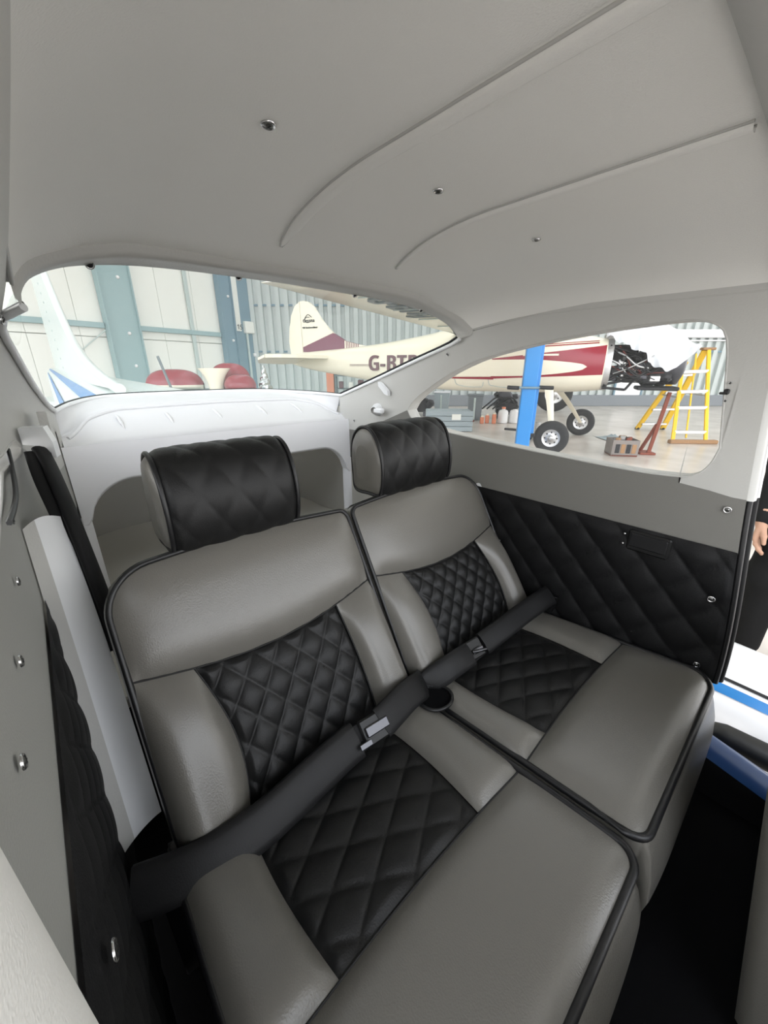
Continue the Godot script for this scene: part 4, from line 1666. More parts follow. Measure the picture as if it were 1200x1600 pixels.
func parked_aircraft() -> void:
	var root := thing("parked_airplane", pa(-2.5, 0, 0), "cream high-wing airplane with maroon flashes, its nose open behind the blue post", "airplane")
	var g := Geo.new()
	var rows := []
	for k in 61:
		var s := lerpf(-7.05, 0.0, k / 60.0)
		var lo := stn(s, 1)
		var hi := stn(s, 2)
		var w := stn(s, 3)
		var r := PackedVector3Array()
		for j in 36:
			var a := TAU * j / 36.0
			var ca := cos(a)
			var sa := sin(a)
			var e := 2.0 / 2.6
			r.append(pa(s, w * signf(ca) * pow(absf(ca), e), (lo + hi) * 0.5 + (hi - lo) * 0.5 * signf(sa) * pow(absf(sa), e)))
		rows.append(r)
	g.grid(rows, true)
	g.fan(rows[0])
	part("fuselage", g, M.cream, root)
	# maroon flash with cream tongue and thin lines
	strip("maroon_flash", -1.9, -0.015, func(s: float) -> float: return lerpf(1.385, 1.30, clampf(-s / 1.9, 0, 1)), func(s: float) -> float: return lerpf(1.865, 1.66, pow(clampf(-s / 1.9, 0, 1), 0.9)), M.maroon, root)
	strip("cream_tongue", -3.0, -0.27, func(s: float) -> float: return 1.515 - 0.155 * pow(clampf((-0.27 - s) / 0.9, 0, 1), 0.45) - 0.02 * clampf((-1.2 - s) / 1.0, 0, 1), func(s: float) -> float: return 1.515 + 0.125 * pow(clampf((-0.27 - s) / 0.9, 0, 1), 0.45) + 0.0 * s, M.cream, root, 0.010)
	strip("maroon_line", -2.75, -1.85, func(s: float) -> float: return 1.285 + 0.012 * clampf((-1.85 - s) / 0.9, 0, 1), func(s: float) -> float: return 1.335 - 0.012 * clampf((-1.85 - s) / 0.9, 0, 1), M.maroon, root, 0.013)
	for e in [[1.90, 0.018], [1.935, 0.012]]:
		var h0: float = e[0]
		var t0: float = e[1]
		strip("maroon_pinstripe", -2.0, -0.14, func(s: float) -> float: return h0 + 0.05 * s, func(s: float) -> float: return h0 + t0 + 0.05 * s, M.maroon, root, 0.008)
	strip("cream_pinstripe", -1.35, -0.75, func(_s: float) -> float: return 1.70, func(_s: float) -> float: return 1.73, M.cream, root, 0.012)
	strip("maroon_line", -5.15, -4.62, func(_s: float) -> float: return 1.535, func(_s: float) -> float: return 1.545, M.maroon_letter, root, 0.006)
	strip("maroon_line", -5.15, -4.62, func(_s: float) -> float: return 1.56, func(_s: float) -> float: return 1.57, M.maroon_letter, root, 0.006)
	# door outline grooves
	for e in [[-2.62, -2.05], [-1.95, -1.2]]:
		g = Geo.new()
		var pts := []
		for q in [[e[0], 1.28], [e[0], 1.9], [e[1], 1.9], [e[1], 1.22], [e[1] - 0.12, 1.14], [e[0] + 0.12, 1.16]]:
			pts.append(pa(q[0], fus_l(q[0], q[1]) + 0.004, q[1]))
		g.tube(spline(pts, 5, true), 0.006, 5, true)
		part("door_outline", g, M.pipe_grey, root)
	# cabin side window
	strip("cabin_window", -2.4, -1.3, func(_s: float) -> float: return 1.92, func(_s: float) -> float: return 2.12, M.dark_metal, root, 0.005)
	# registration
	var tm := TextMesh.new()
	var fo := SystemFont.new()
	fo.font_names = PackedStringArray(["Droid Sans"])
	fo.font_weight = 700
	tm.font = fo
	tm.text = "G-BTBJ"
	tm.font_size = 64
	tm.pixel_size = 0.0068
	tm.depth = 0.02
	tm.material = M.maroon_letter
	var to := MeshInstance3D.new()
	to.mesh = tm
	to.name = "registration_letters"
	root.add_child(to, true)
	var lat := (pa(0, 1, 0) - pa(0, 0, 0)).normalized()
	var nose := (pa(1, 0, 0) - pa(0, 0, 0)).normalized()
	var zax := (lat + nose * -0.10).normalized()
	var tb := Basis(Vector3.UP.cross(zax).normalized(), Vector3.UP, zax)
	to.transform = Transform3D(tb, pa(-3.95, 0.435, 1.585) - root.position)
	# fin, rudder, maroon fin base, dorsal bars
	var th := pa(0, -0.08, 0) - pa(0, 0, 0)
	var along := nose
	var fin := PackedVector2Array([Vector2(-6.60, 1.82), Vector2(-6.62, 2.97), Vector2(-6.5, 2.975), Vector2(-6.38, 2.95), Vector2(-6.25, 2.86), Vector2(-6.05, 2.58), Vector2(-5.85, 2.36), Vector2(-5.7, 2.25), Vector2(-5.4, 2.08), Vector2(-5.0, 1.99), Vector2(-4.75, 1.95), Vector2(-5.5, 1.85)])
	g = Geo.new()
	g.slab(fin, pa(0, 0.04, 0), along, Vector3.UP, th)
	var fp := part("fin", g, M.cream, root)
	g = Geo.new()
	g.slab(PackedVector2Array([Vector2(-6.62, 1.75), Vector2(-6.98, 1.72), Vector2(-7.02, 2.1), Vector2(-6.98, 2.4), Vector2(-6.9, 2.68), Vector2(-6.78, 2.88), Vector2(-6.635, 2.965)]), pa(0, 0.03, 0), along, Vector3.UP, th * 0.75)
	part("rudder", g, M.cream, root)
	g = Geo.new()
	g.slab(PackedVector2Array([Vector2(-6.60, 1.97), Vector2(-5.72, 2.262), Vector2(-5.42, 2.095), Vector2(-5.42, 1.90), Vector2(-6.1, 1.86), Vector2(-6.60, 1.86)]), pa(0, 0.048, 0), along, Vector3.UP, th * 1.2)
	part("maroon_fin_band", g, M.maroon_fin, fp)
	for k in 8:
		g = Geo.new()
		var s := -5.38 + 0.045 * k
		g.slab(PackedVector2Array([Vector2(s, 1.92), Vector2(s + 0.02, 1.92), Vector2(s + 0.02, 2.07 - 0.010 * k), Vector2(s, 2.08 - 0.010 * k)]), pa(0, 0.046, 0), along, Vector3.UP, th * 1.15)
		part("maroon_fin_bar", g, M.maroon_fin, fp)
	# small emblem and script on the fin
	g = Geo.new()
	g.tube(spline([pa(-6.50, 0.046, 2.60), pa(-6.40, 0.046, 2.68), pa(-6.30, 0.046, 2.62)], 4), 0.008, 5)
	g.tube(spline([pa(-6.36, 0.046, 2.62), pa(-6.46, 0.046, 2.62), pa(-6.50, 0.046, 2.55), pa(-6.44, 0.046, 2.51), pa(-6.36, 0.046, 2.52)], 4), 0.008, 5)
	part("fin_emblem", g, M.dark_metal, fp)
	for e in [["Cessna", 2.55, -6.38, 0.0042], ["190 Businessliner", 2.40, -6.36, 0.0022]]:
		var t2 := TextMesh.new()
		t2.font = fo
		t2.text = e[0]
		t2.font_size = 24
		t2.pixel_size = e[3]
		t2.depth = 0.01
		t2.material = M.dark_metal
		var o2 := MeshInstance3D.new()
		o2.mesh = t2
		o2.name = "fin_lettering"
		fp.add_child(o2, true)
		o2.transform = Transform3D(Basis(Vector3.UP.cross(lat).normalized(), Vector3.UP, lat), pa(e[2], 0.048, e[1]) - root.position - fp.position)
	# tailplane and drooped elevators, both sides
	for sd in [1.0, -1.0]:
		g = Geo.new()
		g.slab(PackedVector2Array([Vector2(-5.75, 0.08), Vector2(-5.95, 1.2), Vector2(-6.1, 1.5), Vector2(-6.25, 1.62), Vector2(-6.45, 1.62), Vector2(-6.45, 0.08)]), pa(0, 0, 1.70), along, lat * sd, Vector3(0, 0.07, 0))
		part("tailplane", g, M.cream, root)
		g = Geo.new()
		g.slab(PackedVector2Array([Vector2(0, 0.12), Vector2(0, 1.62), Vector2(0.18, 1.64), Vector2(0.36, 1.45), Vector2(0.42, 0.6), Vector2(0.36, 0.12)]), pa(-6.46, 0, 1.76), (-along + Vector3(0, -0.35, 0)).normalized(), lat * sd, Vector3(0, -0.05, 0))
		part("elevator", g, M.cream, root)
	# wing on the near side, passing over the hangar towards the camera
	for sd in [1.0, -1.0]:
		g = Geo.new()
		rows = []
		for k in 13:
			var t := k / 12.0
			var l: float = lerpf(0.3, 5.4, t) * sd
			var h := 2.12 + 0.09 * t
			var r := PackedVector3Array()
			for e in [[-2.7 - 0.40 * t, 0.0], [-2.2 - 0.2 * t, 0.06], [-1.6, 0.15], [-1.2, 0.17], [-1.0, 0.12], [-0.95, 0.06], [-1.0, 0.02], [-1.5, -0.02], [-2.2 - 0.2 * t, -0.01]]:
				r.append(pa(e[0], l, h + e[1]))
			rows.append(r)
		g.grid(rows, true)
		g.fan(rows[0])
		g.fan(rows[12])
		var wg := part("wing", g, M.cream, root)
		if sd > 0:
			for k in 5:
				g = Geo.new()
				var l := 0.9 + 0.9 * k
				g.tube(PackedVector3Array([pa(-2.6, l, 2.115 + 0.0165 * k), pa(-1.1, l, 2.10 + 0.0165 * k)]), 0.008, 5)
				part("rib_line", g, M.pipe_grey, wg)
			var t3 := TextMesh.new()
			t3.font = fo
			t3.text = "G-BTBJ"
			t3.font_size = 64
			t3.pixel_size = 0.0085
			t3.depth = 0.02
			t3.material = M.grey_plastic
			var o3 := MeshInstance3D.new()
			o3.mesh = t3
			o3.name = "wing_lettering"
			wg.add_child(o3, true)
			# laid flat under the wing, reading from the tail
			o3.transform = Transform3D(Basis(-lat, nose, Vector3.DOWN), pa(-2.35, 3.7, 2.160) - root.position - wg.position)
	# main gear
	for e in [[Vector2(3.06, 7.07), -0.85, 0.42], [Vector2(4.62, 9.2), -0.80, -0.30]]:
		var c: Vector2 = e[0]
		var at := hg(c.x, 0.30, c.y)
		wheel(at, lat, 0.30, 0.2, root)
		g = Geo.new()
		var topp := pa(e[1], e[2], 1.18)
		var bot := at + lat * (-0.13 if e[2] > 0 else 0.13)
		rows = []
		for k in 13:
			var t := k / 12.0
			var p := topp.lerp(bot, t) + Vector3(0, 0.05 * sin(PI * t), 0)
			var wd := lerpf(0.16, 0.075, t)
			var r := PackedVector3Array()
			for q in [[-1, -0.02], [1, -0.02], [1, 0.02], [-1, 0.02]]:
				r.append(p + nose * (q[0] * wd * 0.5) + lat * q[1])
			rows.append(r)
		g.grid(rows, true)
		part("gear_leg", g, M.cream, root)
	# firewall and open engine bay
	g = Geo.new()
	rows = []
	for k in 3:
		var r := PackedVector3Array()
		for j in 36:
			var a := TAU * j / 36.0
			var e := 2.0 / 2.6
			var f: float = [1.0, 1.01, 0.97][k]
			r.append(pa([0.0, 0.09, 0.10][k], 0.52 * f * signf(cos(a)) * pow(absf(cos(a)), e), 1.545 + 0.435 * f * signf(sin(a)) * pow(absf(sin(a)), e)))
		rows.append(r)
	g.grid(rows, true)
	part("nose_ring", g, M.alu, root)
	g = Geo.new()
	var ring := PackedVector3Array()
	for j in 36:
		var a := TAU * j / 36.0
		ring.append(pa(0.02, 0.5 * cos(a), 1.545 + 0.42 * sin(a)))
	g.fan(ring)
	part("firewall", g, M.dark_metal, root)
	var mount := [[pa(0.03, 0.42, 1.85), pa(0.62, 0.30, 1.66)], [pa(0.03, 0.42, 1.25), pa(0.62, 0.30, 1.66)], [pa(0.03, 0.40, 1.22), pa(0.60, 0.26, 1.35)], [pa(0.03, 0.42, 1.85), pa(0.60, 0.26, 1.40)], [pa(0.03, -0.42, 1.85), pa(0.62, -0.30, 1.66)], [pa(0.03, -0.42, 1.25), pa(0.62, -0.30, 1.40)], [pa(0.02, 0.38, 1.17), pa(0.38, 0.38, 1.14)], [pa(0.38, 0.38, 1.14), pa(0.52, 0.30, 1.35)]]
	for e in mount:
		g = Geo.new()
		g.tube(PackedVector3Array([e[0], e[1]]), 0.022, 8)
		part("mount_tube", g, M.dark_metal, root)
	var eng := Node3D.new()
	eng.name = "engine"
	root.add_child(eng, true)
	eng.position = pa(0.75, 0, 1.5) - root.position
	eng.set_meta("label", "dark exposed engine with hoses")
	g = Geo.new()
	var eb := Basis(lat, Vector3.UP, lat.cross(Vector3.UP))
	g.box(pa(0.78, 0, 1.52), Vector3(0.56, 0.54, 0.56), 0.06, eb)
	part("crankcase", g, M.engine_grey, eng)
	g = Geo.new()
	g.turn([Vector2(0.28, -0.1), Vector2(0.33, -0.06), Vector2(0.33, 0.10), Vector2(0.2, 0.16), Vector2(0.001, 0.16)], pa(1.05, 0, 1.55), nose, 24)
	part("nose_case", g, M.engine_grey, eng)
	for k in 7:
		var a := TAU * k / 7.0 + 0.3
		var dd := lat * cos(a) + Vector3.UP * sin(a)
		g = Geo.new()
		var c := pa(0.92, 0, 1.53)
		var pr := []
		for q in 7:
			pr.append(Vector2(0.085 if q % 2 == 0 else 0.068, 0.20 + 0.026 * q))
		pr.append(Vector2(0.05, 0.40))
		pr.append(Vector2(0.001, 0.41))
		g.lathe(pr, c, dd, 14)
		part("cylinder", g, M.dark_metal, eng)
	rng.seed = 21
	for k in 16:
		g = Geo.new()
		var p0 := pa(rng.randf_range(0.05, 0.3), rng.randf_range(0.25, 0.5), rng.randf_range(1.3, 1.85))
		var p1 := pa(rng.randf_range(0.45, 0.95), rng.randf_range(0.25, 0.45), rng.randf_range(1.25, 1.75))
		g.tube(spline([p0, p0.lerp(p1, 0.35) + Vector3(0, rng.randf_range(-0.12, 0.08), 0) + lat * 0.06, p0.lerp(p1, 0.7) + Vector3(0, rng.randf_range(-0.15, 0.05), 0) + lat * 0.08, p1], 5), rng.randf_range(0.008, 0.02), 6)
		part("hose", g, [M.dark_metal, M.black_plastic, M.hose_red, M.alu][k % 4], eng)
	for k in 22:
		g = Geo.new()
		g.box(pa(rng.randf_range(0.15, 1.1), rng.randf_range(0.22, 0.42), rng.randf_range(1.22, 1.7)), Vector3(rng.randf_range(0.05, 0.14), rng.randf_range(0.05, 0.14), rng.randf_range(0.05, 0.16)), 0.015, eb)
		part("accessory", g, [M.dark_metal, M.engine_grey, M.black_plastic, M.alu][k % 4], eng)
	g = Geo.new()
	g.box(pa(0.85, 0.2, 1.17), Vector3(0.5, 0.06, 0.6), 0.015, eb)
	part("sump", g, M.dark_metal, eng)
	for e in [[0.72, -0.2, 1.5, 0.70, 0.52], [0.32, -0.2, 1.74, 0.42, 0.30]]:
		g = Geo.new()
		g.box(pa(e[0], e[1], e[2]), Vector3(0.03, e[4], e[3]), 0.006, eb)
		part("dark_backing", g, M.black_plastic, eng)  # added dark plate behind the engine, painting the bay darker
	for e in [[0.55, 0.12, 1.60, 0.22], [0.86, 0.2, 1.42, 0.26], [0.70, 0.26, 1.30, 0.18]]:
		g = Geo.new()
		g.box(pa(e[0], e[1], e[2]), Vector3(0.24, e[3], e[3] * 1.3), 0.04, eb)
		part("accessory", g, M.dark_metal, eng)
	# plastic sheet draped over the engine
	var sh := thing("dust_sheet", pa(0.8, 0, 1.9), "crumpled white plastic sheet draped over the open engine", "sheet")
	g = Geo.new()
	rows = []
	var fn := FastNoiseLite.new()
	fn.seed = 4
	fn.frequency = 1.6
	for k in 61:
		var t := k / 60.0
		var s := lerpf(-0.05, 1.27, t)
		var low := lerp_table([[0.0, 1.99], [0.12, 1.95], [0.35, 1.78], [0.62, 1.50], [0.72, 1.42], [0.80, 1.50], [1.0, 1.80]], t)
		var top := lerp_table([[0.0, 2.06], [0.3, 2.20], [0.62, 2.22], [0.8, 2.10], [1.0, 1.86]], t)
		var r := PackedVector3Array()
		for j in 41:
			var v := -1.0 + 2.0 * j / 40.0
			var a := absf(v)
			var h := lerpf(top, low if v > 0 else lerpf(top, low, 0.7), pow(a, 1.5))
			var l := 0.56 * signf(v) * pow(a, 0.75)
			var w := fn.get_noise_2d(s * 2.6, v * 0.7) * 0.14 * (0.3 + a) + 0.02 * sin(s * 24.0 + v * 2.0) * a
			r.append(pa(s, l + w * signf(v), h + 0.4 * w))
		rows.append(r)
	g.grid(rows)
	part("sheet", g, M.sheet_plastic, sh)

# ---------------------------------------------------------------- things on the hangar floor
func lift_post() -> void:
	var root := thing("lift_post", hg(2.38, 0, 6.6), "bright blue steel lift post with a dark cross handle", "lift post")
	var b := yaw_basis(hdir(0.25, 1))
	var at := hg(2.38, 0, 6.6)
	var g := Geo.new()
	g.box(at + Vector3(0, 1.02, 0), Vector3(0.21, 2.04, 0.03), 0.006, b)
	part("web", g, M.lift_blue, root)
	for s in [-1.0, 1.0]:
		g = Geo.new()
		g.box(at + b * Vector3(0.10 * s, 1.02, 0.09), Vector3(0.025, 2.04, 0.2), 0.006, b)
		part("flange", g, M.lift_blue, root)
	g = Geo.new()
	g.box(at + b * Vector3(-0.14, 1.2, 0.12), Vector3(0.05, 1.6, 0.08), 0.006, b)
	part("slide_rail", g, M.lift_blue, root)
	g = Geo.new()
	g.box(at + Vector3(0, 0.015, 0.0), Vector3(0.5, 0.03, 0.5), 0.005, b)
	part("base_plate", g, M.lift_blue, root)
	var hx := hdir(1, 0)
	g = Geo.new()
	g.tube(PackedVector3Array([at + Vector3(0, 1.20, 0) - hx * 0.34 - b.z * 0.06, at + Vector3(0, 1.19, 0) + hx * 0.36 - b.z * 0.06]), 0.018, 8)
	var h := part("handle_bar", g, M.steel_blue, root)
	for e in [[-0.36, -0.18], [0.16, 0.38]]:
		g = Geo.new()
		g.tube(PackedVector3Array([at + Vector3(0, 1.20, 0) + hx * e[0] - b.z * 0.06, at + Vector3(0, 1.19, 0) + hx * e[1] - b.z * 0.06]), 0.032, 10)
		part("handle_grip", g, M.dark_metal, h)
	g = Geo.new()
	g.box(at + b * Vector3(-0.14, 0.42, 0.06), Vector3(0.10, 0.05, 0.10), 0.008, b)
	part("foot_catch", g, M.dark_metal, root)

func ladder() -> void:
	var root := thing("step_ladder", hg(6.7, 0, 9.0), "yellow folding step ladder with aluminium rungs beside the draped engine", "ladder")
	var fl := [hg(6.12, 0.03, 8.15), hg(6.42, 1.62, 8.85)]
	var fr := [hg(6.78, 0.03, 8.10), hg(6.98, 1.86, 8.95)]
	var rl := [hg(6.58, 0.03, 10.1), hg(6.55, 1.62, 8.95)]
	var rr := [hg(7.20, 0.03, 10.05), hg(6.96, 1.86, 9.02)]
	for e in [[fl, 0.07, 0.045], [fr, 0.07, 0.045], [rl, 0.11, 0.06], [rr, 0.12, 0.06]]:
		var g := Geo.new()
		g.beam(e[0][0], e[0][1], e[1], e[2], 0.008)
		part("rail", g, M.ladder_yellow, root)
		g = Geo.new()
		g.box(e[0][0], Vector3(0.1, 0.05, 0.1), 0.01)
		part("foot", g, M.black_plastic, root)
	for t in [0.12, 0.42, 0.62, 0.87]:
		var g := Geo.new()
		g.beam(fl[0].lerp(fl[1], t), fr[0].lerp(fr[1], t * 0.88), 0.05, 0.07, 0.006)
		part("rung", g, M.alu, root)
	for t in [0.08, 0.32, 0.58, 0.82]:
		var g := Geo.new()
		g.beam(rl[0].lerp(rl[1], t), rr[0].lerp(rr[1], t * 0.88), 0.14, 0.05, 0.006)
		part("step", g, M.alu, root)
	var g := Geo.new()
	g.beam(hg(6.42, 0.10, 8.2), hg(6.72, 1.78, 8.93), 0.03, 0.03, 0.004)
	part("centre_bar", g, M.ladder_yellow, root)
	g = Geo.new()
	g.beam(hg(6.86, 1.88, 9.0), hg(7.12, 1.88, 8.98), 0.14, 0.05, 0.01)
	part("top_cap", g, M.wood, root)
	g = Geo.new()
	g.beam(hg(6.02, 0.04, 8.12), hg(6.98, 0.04, 8.06), 0.12, 0.08, 0.015)
	part("foot_board", g, M.wood, root)
	for e in [[0.25, 0.0]]:
		g = Geo.new()
		g.beam(fl[0].lerp(fl[1], 0.55), rl[0].lerp(rl[1], 0.55), 0.02, 0.03)
		part("spreader", g, M.alu, root)
		g = Geo.new()
		g.beam(fr[0].lerp(fr[1], 0.50), rr[0].lerp(rr[1], 0.50), 0.02, 0.03)
		part("spreader", g, M.alu, root)

func clutter() -> void:
	rng.seed = 7
	var b := yaw_basis(hdir(0.2, 1))
	# crate with the rusty prop standing beside it
	var root := thing("parts_crate", hg(4.35, 0, 7.0), "battered open metal crate of parts on the concrete", "crate")
	var at := hg(4.35, 0, 7.0)
	var g := Geo.new()
	g.box(at + Vector3(0, 0.02, 0), Vector3(0.44, 0.03, 0.36), 0.004, b)
	part("crate_bottom", g, M.rust, root)
	for e in [[Vector3(0.21, 0.15, 0), Vector3(0.02, 0.28, 0.36)], [Vector3(-0.21, 0.15, 0), Vector3(0.02, 0.28, 0.36)], [Vector3(0, 0.15, 0.17), Vector3(0.42, 0.28, 0.02)], [Vector3(0, 0.15, -0.17), Vector3(0.42, 0.28, 0.02)]]:
		g = Geo.new()
		g.box(at + b * e[0], e[1], 0.004, b)
		part("crate_side", g, M.crate_grey, root)
	for k in 9:
		g = Geo.new()
		g.box(at + b * Vector3(rng.randf_range(-0.15, 0.15), 0.24 + rng.randf_range(0, 0.07), rng.randf_range(-0.12, 0.12)), Vector3(rng.randf_range(0.05, 0.13), rng.randf_range(0.04, 0.1), rng.randf_range(0.05, 0.12)), 0.01, b * Basis(Vector3.UP, rng.randf() * 3.0))
		part("scrap_part", g, [M.wood, M.rust, M.alu, M.dark_metal][k % 4], root)
	for k in 4:
		g = Geo.new()
		g.box(at + b * Vector3(-0.14 + 0.09 * k, 0.14, -0.184), Vector3(0.07, 0.16, 0.01), 0.003, b)
		part("crate_plate", g, [M.wood, M.dark_metal][k % 2], root)
	root = thing("engine_prop", hg(4.8, 0, 7.2), "rust-red steel prop standing from the floor to the open engine", "prop")
	g = Geo.new()
	g.beam(hg(4.86, 0.0, 7.0), hg(4.95, 1.10, 6.95), 0.07, 0.06, 0.006)
	part("prop_tube", g, M.rust, root)
	g = Geo.new()
	g.beam(hg(4.82, 0.0, 7.2), hg(4.90, 0.55, 7.0), 0.05, 0.05, 0.006)
	part("prop_brace", g, M.rust, root)
	g = Geo.new()
	g.box(hg(4.86, 0.02, 7.1), Vector3(0.26, 0.04, 0.3), 0.006, b)
	part("prop_foot", g, M.rust, root)
	# folded rag by the far wheel
	g = Geo.new()
	var rows := []
	for i in 13:
		var r := PackedVector3Array()
		for j in 13:
			var u := i / 12.0 - 0.5
			var v := j / 12.0 - 0.5
			r.append(hg(5.15 + u * 0.55, 0.012 + 0.10 * maxf(0.0, 0.5 - absf(u)) * maxf(0.0, 0.5 - absf(v)) * 4.0 * (0.7 + 0.5 * sin(u * 25.0 + v * 9.0)), 8.7 + v * 0.5))
		rows.append(r)
	g.grid(rows)
	tag(obj("rag", g, M.board), "crumpled grey rag on the concrete beside a wheel", "rag")
	# big spare tyre far behind
	root = thing("spare_tyre", hg(6.1, 0.0, 14.4), "large dark tyre standing behind the airplane wheels", "tyre")
	wheel(hg(6.1, 0.62, 14.4), hdir(-0.25, -1.0), 0.62, 0.28, root)
	# wheelie bins and boxes
	for e in [[2.75, 12.0, 0.44, 0.78, "dark grey wheeled bin standing by stripped engine parts", M.grey_plastic], [1.95, 13.4, 0.50, 0.78, "grey bin with a pale lid piled with cloths", M.board]]:
		root = thing("waste_bin", hg(e[0], 0, e[1]), e[4], "bin", "bins under the airplane")
		var c := hg(e[0], 0, e[1])
		g = Geo.new()
		rows = []
		for k in 4:
			var f: float = [0.80, 0.85, 0.98, 1.0][k]
			var y: float = [0.04, 0.05, 0.90, 0.93][k] * e[3]
			var r := PackedVector3Array()
			for q in [[-1, -1], [1, -1], [1, 1], [-1, 1]]:
				r.append(c + b * Vector3(q[0] * e[2] * 0.5 * f, y, q[1] * e[2] * 0.5 * f))
			rows.append(r)
		for k in 3:
			for j in 4:
				g.quad(rows[k][j], rows[k][(j + 1) % 4], rows[k + 1][(j + 1) % 4], rows[k + 1][j])
		g.fan(rows[0])
		part("bin_body", g, e[5], root)
		g = Geo.new()
		g.box(c + Vector3(0, 0.95 * e[3], 0), Vector3(e[2] * 1.08, 0.05 * e[3], e[2] * 1.08), 0.01, b)
		part("bin_lid", g, M.sheet_plastic if e[5] == M.board else M.grey_plastic, root)
		for s in [-1.0, 1.0]:
			g = Geo.new()
			g.turn([Vector2(0.07, -0.02), Vector2(0.07, 0.02), Vector2(0.001, 0.02)], c + b * Vector3(0.2 * s, 0.07, 0.2), b.x, 14)
			part("bin_wheel", g, M.black_plastic, root)
		g = Geo.new()
		g.box(c + b * Vector3(0.02, 0.45 * e[3], -e[2] * 0.5), Vector3(0.06, 0.8 * e[3], 0.03), 0.008, b)
		part("bin_rib", g, M.pipe_grey, root)
	var caps := [[3.85, 12.5, 0.62, "stripped dark engine with pulley standing on the floor behind the post"], [1.15, 13.2, 0.62, "heap of dark machinery beside the pale-lidded bin"]]
	for e in caps:
		root = thing("machinery", hg(e[0], 0, e[1]), e[3], "machinery")
		var c := hg(e[0], 0, e[1])
		g = Geo.new()
		g.box(c + Vector3(0, 0.34, 0), Vector3(0.62, 0.42, 0.5), 0.05, b)
		part("block", g, M.dark_metal, root)
		for s in [-1.0, 1.0]:
			g = Geo.new()
			g.box(c + b * Vector3(0.22 * s, 0.08, 0), Vector3(0.08, 0.16, 0.5), 0.01, b)
			part("stand_leg", g, M.engine_grey, root)
		g = Geo.new()
		g.turn([Vector2(0.21, -0.04), Vector2(0.19, 0.0), Vector2(0.21, 0.04), Vector2(0.15, 0.05), Vector2(0.06, 0.03), Vector2(0.001, 0.05)], c + b * Vector3(0.08, 0.66, -0.25), -b.z, 22)
		part("pulley", g, M.engine_grey, root)
		for k in 9:
			g = Geo.new()
			g.box(c + b * Vector3(rng.randf_range(-0.4, 0.4), rng.randf_range(0.3, 0.75), rng.randf_range(-0.3, 0.1)), Vector3(rng.randf_range(0.1, 0.25), rng.randf_range(0.08, 0.2), rng.randf_range(0.1, 0.2)), 0.02, b * Basis(Vector3(0.3, 0.8, 0.2).normalized(), rng.randf() * 3.0))
			part("casting", g, [M.dark_metal, M.engine_grey, M.black_plastic][k % 3], root)
		for k in 4:
			g = Geo.new()
			var p := c + b * Vector3(rng.randf_range(-0.3, 0.3), 0.5, -0.3)
			g.tube(spline([p, p + b * Vector3(0.2, 0.15, -0.1), p + b * Vector3(0.45, -0.05, -0.1), p + b * Vector3(0.6, -0.2, 0)], 5), 0.025, 6)
			part("pipe", g, M.dark_metal, root)
	# pallet-like grey crate with label
	root = thing("slatted_crate", hg(1.75, 0, 10.0), "low grey slatted crate with a pale label behind the headrest", "crate")
	for k in 4:
		g = Geo.new()
		g.box(hg(1.62, 0.07 + 0.125 * k, 9.7), Vector3(1.15, 0.115, 0.05), 0.008, yaw_basis(hdir(0.05, 1)))
		part("slat", g, M.board, root)
	g = Geo.new()
	g.box(hg(1.62, 0.26, 10.0), Vector3(1.1, 0.5, 0.5), 0.02, yaw_basis(hdir(0.05, 1)))
	part("crate_body", g, M.board, root)
	g = Geo.new()
	g.box(hg(1.78, 0.36, 9.66), Vector3(0.22, 0.14, 0.012), 0.003, yaw_basis(hdir(0.05, 1)))
	part("crate_label", g, M.panel_white, root)
	# orange stand with blocks and white canisters
	for k in 3:
		var c := hg(2.80 + 0.17 * k, 0, 11.2 + 0.1 * (k % 2))
		root = thing("orange_block", c, ["shortest of the three orange blocks on the floor by the blue post", "middle-height orange block between two others by the blue post", "tallest of the three orange blocks on the floor by the blue post"][k], "block", "orange blocks by the post")
		g = Geo.new()
		g.box(c + Vector3(0, 0.09 + 0.02 * k, 0), Vector3(0.11, 0.18 + 0.04 * k, 0.11), 0.015, b)
		part("body", g, M.orange, root)
		g = Geo.new()
		g.box(c + Vector3(0, 0.20 + 0.04 * k, 0), Vector3(0.07, 0.05, 0.07), 0.01, b)
		part("cap", g, M.cream, root)
	for k in 2:
		var c := hg(3.42 + 0.32 * k, 0, 11.3)
		root = thing("canister", c, ["white canister with an orange cap on the floor behind the blue post", "white canister with a dark cap on the floor behind the blue post"][k], "canister", "white canisters behind the post")
		g = Geo.new()
		g.turn([Vector2(0.001, 0), Vector2(0.13, 0), Vector2(0.14, 0.03), Vector2(0.14, 0.30), Vector2(0.11, 0.36), Vector2(0.05, 0.38), Vector2(0.05, 0.42), Vector2(0.001, 0.42)], c, Vector3.UP, 20)
		part("body", g, M.white_paint, root)
		g = Geo.new()
		g.turn([Vector2(0.055, 0.40), Vector2(0.055, 0.45), Vector2(0.001, 0.45)], c, Vector3.UP, 14)
		part("cap", g, M.orange if k == 0 else M.dark_metal, root)
	g = Geo.new()
	g.tube(PackedVector3Array([hg(0.9, 0.05, 11.6), hg(2.6, 0.06, 11.3)]), 0.03, 8)
	tag(obj("floor_pipe", g, M.rust), "rusty pipe lying on the floor behind the slatted crate", "pipe")
	# trolley jack between the wheels
	root = thing("trolley_jack", hg(3.25, 0, 8.6), "small grey trolley jack with a dark handle between the wheels", "jack")
	g = Geo.new()
	g.box(hg(3.35, 0.12, 8.6), Vector3(0.34, 0.14, 0.2), 0.02, b)
	part("jack_body", g, M.alu, root)
	g = Geo.new()
	g.beam(hg(3.3, 0.18, 8.6), hg(2.65, 0.24, 8.55), 0.05, 0.05, 0.01)
	part("jack_handle", g, M.dark_metal, root)
	g = Geo.new()
